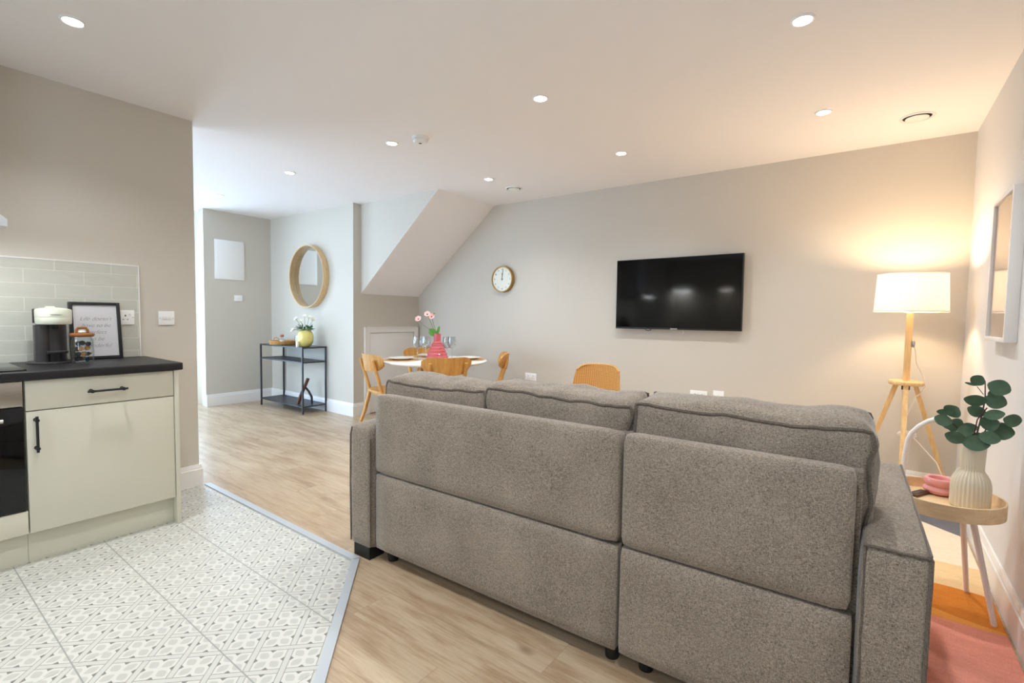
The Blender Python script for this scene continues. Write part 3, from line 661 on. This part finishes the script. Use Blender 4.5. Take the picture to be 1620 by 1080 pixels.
for x0, x1, zt, sd in CU:
    mb = MB(); wf_ = blob(mb, x0, x1, 0, .205, .45 if x0 < -.7 else .655 - .2, zt + .002, r=.03, puff=(.012, .018, .020), n=(30, 10, 20), seed=sd, wr=.013, sag=.010, lift=.020)
    # lean the cushion back over the panels
    o = mb.build('back_cushion', 'fab', SOFA, (0, .085, 0), autosmooth=False)
    piping(o, wf_, [('y', -1), ('y', 1)], .0065, .003)
def foot(x, y, w, d, round_=False):
    mb = MB()
    if round_: mb.lathe([(0, 0), (.024, 0), (.026, .03), (.028, .07), (0, .07)], x, y, 0, 18)
    else: mb.prism([(x - w, y - d), (x + w, y - d), (x + w, y + d), (x - w, y + d)], 0, .060)
    mb.build('foot', 'foot', SOFA)
foot(-1.972, .01, .058, .045); foot(.072, .01, .058, .045); foot(-1.972, .82, .058, .045); foot(.072, .82, .058, .045)
for x, y in ((-1.83, .04), (-.69, .045), (-.57, .055), (-.2, .12), (-1.2, .5)): foot(x, y, 0, 0, True)

# rug
tag(MB().box(-1.75, .468, 1.98, 4.02, .001, .008, .002, 1).build('rug', 'rug'), 'rug in pink, orange, cream and grey blocks beside the sofa', 'rug')

# ------------------------------------------------------------------ television
t = thing('television', 'black flat-screen television mounted on the wall', 'television', (-1.420, 4.33, 1.413)); t.rotation_euler = (0, R(-.3), 0)
MB().box(-.556, .556, 0, .030, -.321, .321, .004).build('casing', 'black', t)
MB().box(-.548, .548, -.0025, 0, -.305, .314).build('screen', 'screen', t)
MB().box(-.20, .20, .030, .050, -.2, .15, .004).build('rear_housing', 'black', t)
MB().box(-.15, .15, .046, .055, -.12, .12, .001).build('wall_bracket', 'black', t)
MB().box(-.030, .030, -.0035, 0, -.3185, -.308, .0005).build('badge', 'steel', t)
MB().tube([(-.24 + .028 * math.cos(a), .02, -.318 - .018 * math.sin(a)) for a in [k * math.pi / 8 for k in range(9)]], .003, 6).build('cable', 'black', t)
MB().tube([(.05, .02, -.31), (.075, .015, -.325), (.085, .015, -.345), (.07, .02, -.36)], .0022, 6).build('cable', 'whmetal', t)

# wall clock
t = thing('wall_clock', 'round gold-rimmed wall clock showing twelve', 'clock', (-3.375, YT, 1.602))
mb = MB().lathe([(.128, 0), (.146, 0), (.148, -.004), (.148, -.048), (.144, -.052), (.137, -.052), (.134, -.046), (.134, -.006)], seg=56, axis='y'); mb.build('rim', 'gold', t)
MB().lathe([(0, -.038), (.1355, -.038), (.1355, -.03), (0, -.03)], seg=56, axis='y').build('dial', 'clockface', t)
for k in range(1, 13):
    a = math.pi / 2 - k * math.pi / 6; text(str(k), .026, 'numeral', 'ink', t, (.108 * math.cos(a), -.0386, .108 * math.sin(a)), (R(90), 0, 0), extrude=.0004)
MB().box(-.0035, .0035, -.0415, -.040, -.012, .068).build('hour_hand', 'ink', t)
MB().box(-.0022, .0022, -.0435, -.042, -.016, .100, rot=Matrix.Rotation(R(6), 4, 'Y')).build('minute_hand', 'ink', t)
MB().lathe([(0, -.038), (.007, -.038), (.007, -.045), (0, -.045)], seg=16, axis='y').build('hub', 'ink', t)

# round mirror
t = thing('wall_mirror', 'round wall mirror in a deep pale wood frame', 'mirror', (-5.632, YM, 1.637))
mb = MB().lathe([(.376, 0), (.384, 0), (.386, -.078), (.384, -.082), (.379, -.082), (.374, -.076), (.372, -.012)], seg=96, axis='y'); mb.build('frame', 'mirrw', t)
MB().lathe([(0, -.014), (.375, -.014), (.375, -.004), (0, -.004)], seg=96, axis='y').build('mirror_glass', 'mirror', t)

# picture on right wall
t = thing('picture_frame', 'white deep-framed peach print on the right wall', 'picture', (.454, 3.15, 1.450)); y0, y1, z0, z1 = -.22, .22, -.335, .335; mb = MB()
for a in ((y0, y0 + .018, z0, z1), (y1 - .018, y1, z0, z1), (y0 + .018, y1 - .018, z0, z0 + .018), (y0 + .018, y1 - .018, z1 - .018, z1)): mb.box(0, .0415, a[0], a[1], a[2], a[3], .001)
mb.build('frame', 'trim', t); MB().box(.016, .030, y0 + .017, y1 - .017, z0 + .017, z1 - .017).build('print', 'art', t); MB().box(.009, .011, y0 + .018, y1 - .018, z0 + .018, z1 - .018).build('glass', 'picglass', t)

# ------------------------------------------------------------------ dining set
TC = Vector((-3.52, 3.46, 0))
t = thing('dining_table', 'round white dining table with wooden legs near the stairs', 'table', TC)
MB().lathe([(0, .712), (.49, .712), (.512, .722), (.520, .730), (.520, .736), (.512, .740), (0, .740)], seg=72).build('table_top', 'tabletop', t)
MB().lathe([(0, .690), (.22, .690), (.22, .712), (0, .712)], seg=40).build('apron', 'tabletop', t)
for k in range(4):
    a = R(5 + 90 * k); MB().tube([(.19 * math.cos(a), .19 * math.sin(a), .695), (.40 * math.cos(a), .40 * math.sin(a), 0)], [.024, .015], 12).build('leg', 'oakc', t)
def make_chair():
    t = thing('dining_chair', '', 'chair')
    mb = MB(); pts = []
    for k in range(40):
        a = 2 * math.pi * k / 40; c, s_ = math.cos(a), math.sin(a); e = .55
        pts.append((math.copysign(abs(c) ** e, c) * (.205 + .015 * s_), math.copysign(abs(s_) ** e, s_) * .20))
    mb.prism(pts, .442, .462, smooth=False); mb.build('seat', 'oakc', t)
    mb = MB(); mb.box(-.16, .16, -.155, .155, .405, .442, .004); mb.build('seat_frame', 'oakc', t)
    mb = MB(); NX, NZ = 20, 8; grid = {}
    for sd in (0, 1):
        for i in range(NX + 1):
            for j in range(NZ + 1):
                u = i / NX * 2 - 1; w = j / NZ * 2 - 1; hh = .082 * (1 - .55 * abs(u) ** 6); zc = .728 + .012 * (u * u)
                x = u * .232; y = -.262 + .085 * u * u + (.011 if sd else 0) * 1 - .012 * w
                grid[(sd, i, j)] = mb.bm.verts.new((x * (1 - .10 * max(0, -w) ** 1.5), y, zc + w * hh))
    for sd in (0, 1):
        for i in range(NX):
            for j in range(NZ): f = mb.bm.faces.new((grid[(sd, i, j)], grid[(sd, i + 1, j)], grid[(sd, i + 1, j + 1)], grid[(sd, i, j + 1)])); f.smooth = True
    for i in range(NX):
        for j in (0, NZ): mb.bm.faces.new((grid[(0, i, j)], grid[(0, i + 1, j)], grid[(1, i + 1, j)], grid[(1, i, j)]))
    for j in range(NZ):
        for i in (0, NX): mb.bm.faces.new((grid[(0, i, j)], grid[(0, i, j + 1)], grid[(1, i, j + 1)], grid[(1, i, j)]))
    mb.build('backrest', 'oakc', t)
    for sx in (-1, 1):
        MB().tube([(sx * .150, -.150, .425), (sx * .160, -.200, .60), (sx * .165, -.252, .76)], [.017, .016, .012], 10, flat=1.25).build('back_post', 'oakc', t)
        MB().tube([(sx * .155, -.150, .450), (sx * .175, -.205, .22), (sx * .198, -.285, 0)], [.021, .018, .013], 10).build('leg', 'oakc', t)
        MB().tube([(sx * .155, .140, .445), (sx * .185, .185, 0)], [.021, .013], 10).build('leg', 'oakc', t)
    return t
ch0 = None
ANG = [(231.5, .69, 'oak dining chair left of the table, whole back and leg in view'), (-33, .60, 'oak dining chair in front of the table, just behind the sofa'),
       (51.5, .75, 'oak dining chair right of the table, only its side edge showing'), (146, .76, 'oak dining chair behind the table by the low cupboard door')]
for an, rad, lab in ANG:
    a = R(an); rad -= .26; loc = (TC.x + rad * math.cos(a), TC.y + rad * math.sin(a), 0); rz = a + math.pi / 2 + R({231.5: 22, 51.5: -12}.get(an, 0))
    if ch0 is None: ch0 = make_chair(); ch0.location = loc; ch0.rotation_euler.z = rz; ch0['label'] = lab; ch0['group'] = 'oak dining chairs'
    else: dup(ch0, loc, rz, lab, 'oak dining chairs')
pl0 = None; pm0 = None; w0 = None
def make_plate():
    return MB().lathe([(0, 0), (.075, 0), (.080, .003), (.125, .018), (.126, .021), (.122, .022), (.080, .008), (0, .006)], seg=44).build('dinner_plate', 'plate')
def make_mat():
    return MB().lathe([(0, 0), (.17, 0), (.172, .002), (.17, .004), (0, .004)], seg=44).build('placemat', 'wicker_t')
def make_wine():
    t = thing('wine_glass', '', 'glass')
    MB().lathe([(0, 0), (.033, 0), (.033, .0015), (.008, .004), (.004, .010)], seg=24).build('foot', 'wine', t)
    MB().lathe([(.0035, .010), (.0033, .09), (.006, .096)], seg=12).build('stem', 'wine', t)
    MB().lathe([(.006, .096), (.024, .108), (.036, .130), (.039, .155), (.036, .185), (.032, .208), (.031, .208), (.035, .185), (.038, .155), (.035, .131), (.023, .110), (0, .100)], seg=28).build('bowl', 'wine', t)
    return t
side = ['left', 'front', 'right', 'far']
for i, (an, _, _) in enumerate(ANG):
    a = R(an); zt = .740
    px, py = TC.x + .335 * math.cos(a), TC.y + .335 * math.sin(a)
    lm = 'round woven placemat under the %s plate of the table' % side[i]; lp = 'white dinner plate on the %s side of the table' % side[i]
    if pm0 is None: pm0 = o = make_mat()
    else: o = pm0.copy(); COL.objects.link(o)
    o.location = (px, py, zt + .001); tag(o, lm, 'placemat', 'woven placemats on the table')
    if pl0 is None: pl0 = o = make_plate()
    else: o = pl0.copy(); COL.objects.link(o)
    o.location = (px, py, zt + .0055); tag(o, lp, 'plate', 'dinner plates on the table')
for (wx, wy, lab) in ((-.17, -.045, 'leftmost wine glass beside the pink vase'), (-.085, -.045, 'wine glass just left of the pink vase, second from left'), (.115, .02, 'wine glass just right of the pink vase'), (.165, .02, 'rightmost wine glass on the dining table')):
    p = TC + Vector((math.cos(YAW), math.sin(YAW), 0)) * wx + Vector((-math.sin(YAW), math.cos(YAW), 0)) * wy
    if w0 is None: w0 = make_wine(); w0.location = (p.x, p.y, .741); w0.scale = (1.12, 1.12, 1.12); w0['label'] = lab; w0['group'] = 'wine glasses on the table'
    else: dup(w0, (p.x, p.y, .741), 0, lab, 'wine glasses on the table')
def petals(mb, c, r, n=6, up=Vector((0, 0, 1)), cup=.4, w=.5):
    up = up.normalized(); ref = up.orthogonal().normalized(); v2 = up.cross(ref)
    for k in range(n):
        a = 2 * math.pi * k / n; d = ref * math.cos(a) + v2 * math.sin(a); s_ = up.cross(d)
        pts = [(0, 0), (.35, .75 * w), (.75, w), (1, .35 * w), (1, -.35 * w), (.75, -w), (.35, -.75 * w)]
        vs = [mb.bm.verts.new(Vector(c) + (d * x + s_ * y + up * (cup * x * x)) * r) for x, y in pts]
        f = mb.bm.faces.new(vs); f.material_index = mb.mi; f.smooth = True
def leafm(mb, base, d, nrm, L, Wd, bend=.15):
    d = Vector(d).normalized(); nrm = Vector(nrm); nrm = (nrm - d * nrm.dot(d)).normalized(); s_ = d.cross(nrm); n = 10; rows = []
    for i in range(n + 1):
        u = i / n; wd = Wd * math.sin(math.pi * min(1, u * .97 + .015)) ** .62; c = Vector(base) + d * (L * u) + nrm * (-bend * L * (u - .3) ** 2)
        rows.append([mb.bm.verts.new(c - s_ * wd + nrm * wd * .22), mb.bm.verts.new(c), mb.bm.verts.new(c + s_ * wd + nrm * wd * .22)])
    for A, Bq in zip(rows, rows[1:]):
        for k in (0, 1): f = mb.bm.faces.new((A[k], A[k + 1], Bq[k + 1], Bq[k])); f.smooth = True; f.material_index = mb.mi
CR = Vector((math.cos(YAW), math.sin(YAW), 0)); CF = Vector((-math.sin(YAW), math.cos(YAW), 0))
t = thing('flower_vase', 'pink ribbed glass vase in the middle of the dining table', 'vase', (TC + CR * .02 + Vector((0, 0, .741))))
prof = [(0, 0), (.108, 0), (.110, .01)]
for k, (r, z) in enumerate(((.108, .03), (.098, .06), (.086, .09), (.074, .12), (.058, .15), (.042, .17))): prof += [(r, z - .012), (r + .004, z), (r - .006, z + .012)]
prof += [(.036, .19), (.035, .262), (.032, .262), (.032, .19), (0, .19)]
MB().lathe(prof, seg=40).build('glass_body', 'pvase', t)
FV = thing('flower_bunch', 'three pale pink flowers with green leaf in the pink vase', 'flowers', (TC + CR * .02 + Vector((0, 0, .741))))
for (a, b, z) in ((-.19, 0, .405), (-.10, .0, .455), (-.06, .02, .430)):
    h = CR * a + CF * b + Vector((0, 0, z)); mb = MB(); mb.tube([(0, 0, .20), (h.x * .25, h.y * .25, .28), (h.x * .8, h.y * .8, z - .05), h], .0022, 6); mb.build('stem', 'gstem', FV)
    mb = MB(); petals(mb, h, .032, 6, (-CF * .8 + Vector((0, 0, .5)) + CR * a)); mb.build('blossom', 'petp', FV); MB().sphere(h - CF * .005, .006).build('flower_centre', 'stem', FV)
mb = MB(); mb.sphere(CR * -.035 + CF * .02 + Vector((0, 0, .462)), .008); mb.build('bud', 'gstem', FV)
mb = MB(); leafm(mb, (0, 0, .25), -CR * .9 + Vector((0, 0, .55)), -CF, .10, .034); leafm(mb, (0, 0, .25), -CR * .75 + Vector((0, 0, .2)), -CF, .09, .026); leafm(mb, (0, 0, .25), CR * .2 + Vector((0, 0, .9)), -CF, .09, .014); mb.build('leaves', 'leafg', FV)

# wicker chair
t = thing('wicker_chair', 'orange woven rattan chair behind the sofa, below the television', 'chair', (-1.62, 3.12, 0), R(190))
mb = MB(); NX, NZ = 24, 18; g = {}
for sd in (0, 1):
    for i in range(NX + 1):
        for j in range(NZ + 1):
            u = i / NX * 2 - 1; w = j / NZ; wid = .197 - .03 * w ** 2; x = u * wid
            y = -.20 - .10 * w + .13 * u * u * (1 - .3 * w) - (.018 if sd else 0); z = .40 + w * (.427 - .04 * abs(u) ** 6)
            g[(sd, i, j)] = mb.bm.verts.new((x, y, z))
for sd in (0, 1):
    for i in range(NX):
        for j in range(NZ): f = mb.bm.faces.new((g[(sd, i, j)], g[(sd, i + 1, j)], g[(sd, i + 1, j + 1)], g[(sd, i, j + 1)])); f.smooth = True
for i in range(NX):
    for j in (0, NZ): mb.bm.faces.new((g[(0, i, j)], g[(0, i + 1, j)], g[(1, i + 1, j)], g[(1, i, j)]))
for j in range(NZ):
    for i in (0, NX): mb.bm.faces.new((g[(0, i, j)], g[(0, i, j + 1)], g[(1, i, j + 1)], g[(1, i, j)]))
mb.build('backrest', 'wicker', t)
pts = [(u * .164, -.309 + .13 * u * u * .7, .827 - .04 * abs(u) ** 6) for u in [k / 12 * 2 - 1 for k in range(13)]]
MB().tube(pts, .010, 8).build('top_rail', 'wicker', t)
mb = MB(); mb.box(-.25, .25, -.24, .27, .385, .425, .015, 3); mb.build('seat', 'wicker', t)
for sx in (-1, 1):
    for sy, yy in ((-1, -.21), (1, .23)): MB().tube([(sx * .20, yy, .39), (sx * .24, yy + sy * .04, .0085)], [.014, .011], 10).build('leg', 'black', t)

# ------------------------------------------------------------------ console table
t = thing('console_table', 'black metal console table with three shelves below the mirror', 'table', (0, 0, 0))
x0, x1, y0, y1 = -6.27, -5.30, 3.075, 3.372
for x in (x0, x1):
    for y in (y0, y1): MB().box(x - .0085, x + .0085, y - .0085, y + .0085, 0, .788).build('leg', 'console', t)
for nm, z in (('table_top', .776), ('shelf', .605), ('shelf', .085)):
    mb = MB(); mb.box(x0 + .009, x1 - .009, y0 + .009, y1 - .009, z, z + .006)
    for a in ((x0 + .0085, x1 - .0085, y0 - .0085, y0 + .0085), (x0 + .0085, x1 - .0085, y1 - .0085, y1 + .0085), (x0 - .0085, x0 + .0085, y0 + .0085, y1 - .0085), (x1 - .0085, x1 + .0085, y0 + .0085, y1 - .0085)): mb.box(*a, z - .006, z + .009)
    mb.build(nm, 'console', t)
ZT = .7825
t = thing('flower_vase', 'round yellow textured vase on the console table', 'vase', (-5.45, 3.20, ZT))
MB().lathe([(0, 0), (.045, 0), (.062, .012), (.086, .05), (.094, .10), (.088, .15), (.072, .185), (.060, .198), (.056, .198), (.066, .18), (.08, .14), (0, .14)], seg=40, fn=lambda r, z, a: r + .0016 * math.sin(a * 18) * math.sin(z * 160)).build('body', 'yvase', t)
FL = thing('flower_bunch', 'white flowers and green leaves in the yellow vase', 'flowers', (-5.45, 3.20, ZT))
random.seed(7)
for (a, b, z) in ((-.10, -.02, .33), (-.02, .03, .36), (.05, .0, .355), (.09, .02, .325), (-.135, -.03, .195), (-.06, .02, .30)):
    h = CR * a + CF * b + Vector((0, 0, z)); MB().tube([(0, 0, .15), (h.x * .3, h.y * .3, .22), h], .002, 5).build('stem', 'gstem', FL)
    mb = MB(); petals(mb, h, .028, 7, Vector((0, 0, .6)) - CF * .6 + CR * a * 4, .5); petals(mb, h, .018, 6, Vector((0, 0, .6)) - CF * .6, .9); mb.build('blossom', 'petw', FL)
mb = MB()
for k in range(60):
    an = random.uniform(0, 6.28); el = random.uniform(-.15, 1.1); d = Vector((math.cos(an), math.sin(an), el)); b = Vector((math.cos(an) * .03, math.sin(an) * .03, .19 + random.uniform(0, .03)))
    leafm(mb, b + d * random.uniform(0, .04), d, (0, 0, 1) if el < .6 else d.orthogonal(), random.uniform(.035, .065), random.uniform(.012, .019))
mb.build('leaves', 'leafd', FL)
# rattan tray
t = thing('woven_tray', 'round woven rattan tray at the left of the console table', 'tray', (-6.00, 3.215, ZT))
mb = MB(); mb.lathe([(0, 0), (.135, 0), (.140, .008), (0, .008)], seg=40); mb.build('base', 'wicker', t)
mb = MB()
for z, ph in ((.010, 0), (.022, 1), (.034, 0), (.046, 1)):
    mb.tube([((.140 + .004 * math.sin(k * math.pi / 2 + ph * math.pi) + z * .15) * math.cos(k * math.pi / 36), (.140 + .004 * math.sin(k * math.pi / 2 + ph * math.pi) + z * .15) * math.sin(k * math.pi / 36), z) for k in range(72)], .0058, 6, closed=True)
mb.build('woven_rim', 'wicker', t)
mb = MB()
for sx in (-1,): mb.tube([(sx * .145, -.04, .045), (sx * .160, -.025, .075), (sx * .163, 0, .085), (sx * .160, .025, .075), (sx * .145, .04, .045)], .005, 6)
mb.build('loop_handle', 'wicker_t', t)
t = thing('scent_diffuser', 'small brown diffuser bottle standing in the woven tray', 'bottle', (-5.985, 3.20, ZT + .009))
MB().lathe([(0, 0), (.034, 0), (.036, .004), (.036, .055), (.030, .064), (.012, .070), (.011, .088), (0, .088)], seg=24).build('bottle', 'jarglass', t)
MB().lathe([(0, .089), (.020, .089), (.024, .098), (.018, .118), (0, .122)], seg=18).build('stopper', 'copper', t)
t = thing('tea_light_holder', 'small frosted glass tumbler in the woven tray', 'tumbler', (-5.92, 3.17, ZT + .009)); MB().lathe([(0, 0), (.026, 0), (.028, .05), (.026, .05), (.024, .006), (0, .006)], seg=20).build('cup', 'plate', t)
tag(MB().lathe([(0, 0), (.018, 0), (.018, .066), (.015, .070), (0, .070)], seg=20).build('candle', 'petw', None, (-5.44, 3.095, ZT)), 'small white candle at the front left of the yellow vase', 'candle')
tag(MB().lathe([(0, .001), (.036, .001), (.040, .05), (.041, .13), (.039, .13), (.038, .05), (.034, .006), (0, .006)], seg=24).build('glass_tumbler', 'wine', None, (-5.72, 3.27, ZT)), 'clear glass tumbler between the woven tray and yellow vase', 'glass')
t = thing('wooden_knot', 'dark crossed wooden sculpture on the bottom shelf of the console', 'sculpture', (-5.46, 3.19, .092))
mb = MB(); q = CR
A = [q * -.075, q * -.045 + Vector((0, 0, .10)), q * .0 + Vector((0, 0, .20)), q * .045 + Vector((0, 0, .31))]
mb.tube(A, [.020, .021, .021, .022], 10, flat=.7); mb.build('long_bar', 'brown', t)
mb = MB(); Bp = [q * .075, q * .072 + Vector((0, 0, .08)), q * .035 + Vector((0, 0, .15)), q * -.005 + Vector((0, 0, .20)), q * .02 + Vector((0, 0, .29))]
mb.tube([p + CF * .035 for p in Bp], [.014, .015, .015, .015, .013], 10, flat=.8); mb.build('curved_bar', 'console', t)

# ------------------------------------------------------------------ floor lamp
LX, LY = .190, 4.02
t = thing('floor_lamp', 'lit tripod floor lamp with white drum shade and wooden legs', 'lamp', (LX, LY, 0))
mb = MB(); mb.lathe([(.178, 1.500), (.190, 1.262), (.188, 1.262), (.176, 1.500)], seg=64); mb.build('lamp_shade', 'shade', t)
mb = MB(); mb.lathe([(.1795, 1.503), (.1795, 1.496), (.175, 1.496), (.175, 1.503), (.1795, 1.503)], seg=64); mb.lathe([(.1915, 1.266), (.1915, 1.259), (.187, 1.259), (.187, 1.266), (.1915, 1.266)], seg=64)
mb.build('shade_rim', 'whmetal', t)
mb = MB()
for k in range(3): a = R(30 + 120 * k); mb.tube([(.02 * math.cos(a), .02 * math.sin(a), 1.33), (.186 * math.cos(a), .186 * math.sin(a), 1.30)], .0022, 6)
mb.tube([(0, 0, 1.245), (0, 0, 1.335)], .016, 16); mb.build('shade_support', 'whmetal', t)
MB().tube([(0, 0, .815), (0, 0, 1.25)], .018, 16).build('pole', 'lampw', t)
MB().lathe([(0, .792), (.088, .792), (.091, .796), (.091, .813), (.088, .817), (0, .817)], seg=40).build('hub', 'lampw', t)
MB().lathe([(0, .76), (.022, .76), (.022, .792), (0, .792)], seg=16).build('bracket', 'black', t)
for an in (-92, 28, 148):
    a = R(an); c, s_ = math.cos(a), math.sin(a); MB().tube([(.055 * c, .055 * s_, .795), (.31 * c, .31 * s_, .0085 if an < 0 else .0)], [.0235, .0235], 4, flat=.8).build('leg', 'lampw', t)
MB().sphere((0, 0, 1.375), .030).build('bulb', 'bulb', t)
MB().tube([(.02, -.01, 1.06), (.035, -.01, 1.02), (.045, 0, .93), (.085, .02, .85), (.100, .02, .79), (.075, 0, .74), (.05, -.02, .72), (.02, .02, .60), (.0, .05, .50), (.03, .03, .48), (.10, .0, .40), (.17, -.03, .32), (.20, -.04, .24), (.28, -.05, .22)], .0032, 8).build('cord', 'cord', t)
MB().box(.018, .034, -.014, .0, 1.035, 1.075, .003).build('pull_switch', 'steel', t)
mb = MB(); mb.tube([(.045 * math.cos(k / 12 * 6.28) + .02, .03 * math.sin(k / 12 * 6.28), .475 + .012 * math.sin(k)) for k in range(25)], .0055, 7); mb.build('coiled_cord', 'cord', t)
bl = bpy.data.lights.new('lamp_bulb_light', 'POINT'); bl.energy = LAMP_W; bl.color = (1, .71, .43); bl.shadow_soft_size = .05; bo = bpy.data.objects.new('lamp_bulb_light', bl); COL.objects.link(bo); bo.location = (LX, LY, 1.425)

# ------------------------------------------------------------------ side table with handle
t = thing('side_table', 'round birch tray side table with slim white legs and handle', 'table', (.262, 2.655, 0))
mb = MB(); mb.lathe([(0, .446), (.183, .446), (.186, .450), (.186, .458), (0, .458)], seg=64); mb.build('tray_base', 'bent', t)
MB().lathe([(.186, .440), (.192, .440), (.193, .498), (.191, .500), (.187, .500), (.186, .498), (.186, .440)], seg=64).build('tray_rim', 'bent', t)
for (ax, ay, bx, by) in ((.085, -.060, .176, -.025), (.075, .105, .125, .235), (-.10, -.10, -.075, -.155), (-.10, .10, -.155, .15)):
    MB().tube([(ax, ay, .447), (bx, by, .0085)], [.011, .0095], 12).build('leg', 'whmetal', t)
MB().tube([(-.125, .147, .456), (-.118, .147, .60), (-.110, .146, .672), (-.098, .146, .703), (-.075, .145, .735), (-.045, .144, .762), (-.015, .143, .778), (.02, .142, .79)], .0105, 12).build('handle', 'whmetal', t)
t = thing('ribbed_vase', 'beige ribbed ceramic vase on the round side table', 'vase', (.345, 2.640, .459))
rib = lambda r, z, a: r - (.0030 * (.5 + .5 * math.cos(a * 30)) if z < .155 else 0)
prof = [(0, 0), (.055, 0), (.061, .004), (.0625, .02), (.0625, .085), (.0605, .105), (.056, .122), (.048, .138), (.041, .148), (.0385, .153), (.0375, .16), (.0390, .20), (.0410, .252), (.0405, .255), (.0370, .254), (.0350, .20), (.034, .15), (0, .15)]
MB().lathe(prof, seg=240, fn=rib).build('body', 'vase', t)
EU = thing('eucalyptus_branches', 'green eucalyptus branches in the beige ribbed vase', 'plant', (.345, 2.640, .459))
U3 = Vector((0, 0, 1))
def EP(u, v, dep=0):         # position in the plant's own upright plane facing the room corner
    return CRR * ((u - 1537) / 535) + U3 * ((700 - v) / 390 + .255) + CFF * dep
CRR = Vector((math.cos(-.06), math.sin(-.06), 0)); CFF = Vector((.06, 1, 0)).normalized()
mb = MB()
mb.tube([EP(1536, 740), EP(1538, 700), EP(1545, 665, .01), EP(1551, 630, .02), EP(1549, 600, .02)], [.003, .003, .0028, .0024, .0016], 7)
mb.tube([EP(1536, 735), EP(1535, 695), EP(1540, 660, -.01), EP(1553, 640, -.02)], .0024, 6)
mb.tube([EP(1537, 740), EP(1540, 700), EP(1556, 672, .0), EP(1575, 668, .01)], .0022, 6)
mb.tube([EP(1534, 740), EP(1528, 695), EP(1512, 678, -.02), EP(1490, 660, -.03)], .0022, 6)
mb.tube([EP(1549, 605, .02), EP(1543, 595, .02)], .0014, 5); mb.tube([EP(1548, 622, .02), EP(1537, 610, .02)], .0014, 5)
mb.tube([EP(1560, 672), EP(1575, 662, .02), EP(1590, 664, .02), EP(1597, 674, .02)], .0011, 5)
mb.build('branches', 'stem', EU)
LV = [(1536, 600, 18, 13, 55), (1567, 607, 28, 17, -20), (1535, 631, 29, 14, -3), (1566, 630, 27, 17, -18), (1561, 618, 16, 9, 55), (1538, 648, 25, 13, -25), (1563, 649, 25, 11, 18), (1558, 664, 24, 17, 15), (1591, 655, 22, 15, -5), (1580, 676, 28, 19, -3), (1558, 684, 26, 14, -8),
      (1500, 652, 20, 17, 50), (1487, 653, 22, 8, 8), (1485, 665, 24, 13, -10), (1506, 672, 19, 17, -30), (1527, 676, 23, 12, 20), (1506, 690, 27, 14, -15), (1521, 680, 20, 14, 0), (1496, 676, 14, 16, 70), (1538, 695, 34, 17, 3), (1527, 607, 16, 3, -12), (1543, 690, 20, 14, 40), (1519, 694, 18, 12, -30)]
random.seed(9)
for i, (u, v, a_, b_, rot) in enumerate(LV):
    dep = random.uniform(-.04, .04); k = 1 / 430.0; an = R(rot); d = CRR * math.cos(an) + U3 * math.sin(an) + CFF * random.uniform(-.35, .35); c = EP(u, v, dep)
    L = a_ * k * 1.0; d.normalize(); mb = MB(); nrm = -CFF + U3 * random.uniform(-.35, .35) + CRR * random.uniform(-.5, .1)
    leafm(mb, c - d * L / 2 * 1.0, d, nrm, L * 1.05, b_ * k * .78, .12); mb.build('leaf', 'leaf', EU)
t = thing('pink_bowl', 'glossy pink double-ring bowl on the side table', 'bowl', (.262, 2.765, .4595))
tag(t, 'glossy pink double-ring bowl on the side table', 'bowl')
MB().lathe([(0, 0), (.040, 0), (.052, .008), (.056, .019), (.052, .031), (.047, .036), (.052, .042), (.056, .054), (.052, .066), (.044, .071), (.036, .067), (.032, .055), (.034, .02), (0, .014)], seg=44).build('body', 'pbowl', t)
t = thing('remote_control', 'dark flat remote control lying on the side table', 'remote', (.190, 2.690, .459), R(62)); mb = MB(); mb.box(-.055, .055, -.018, .018, 0, .012, .004); mb.build('body', 'brown', t)
MB().box(-.045, .045, -.013, .013, .012, .0135, .0005).build('buttons', 'black', t)
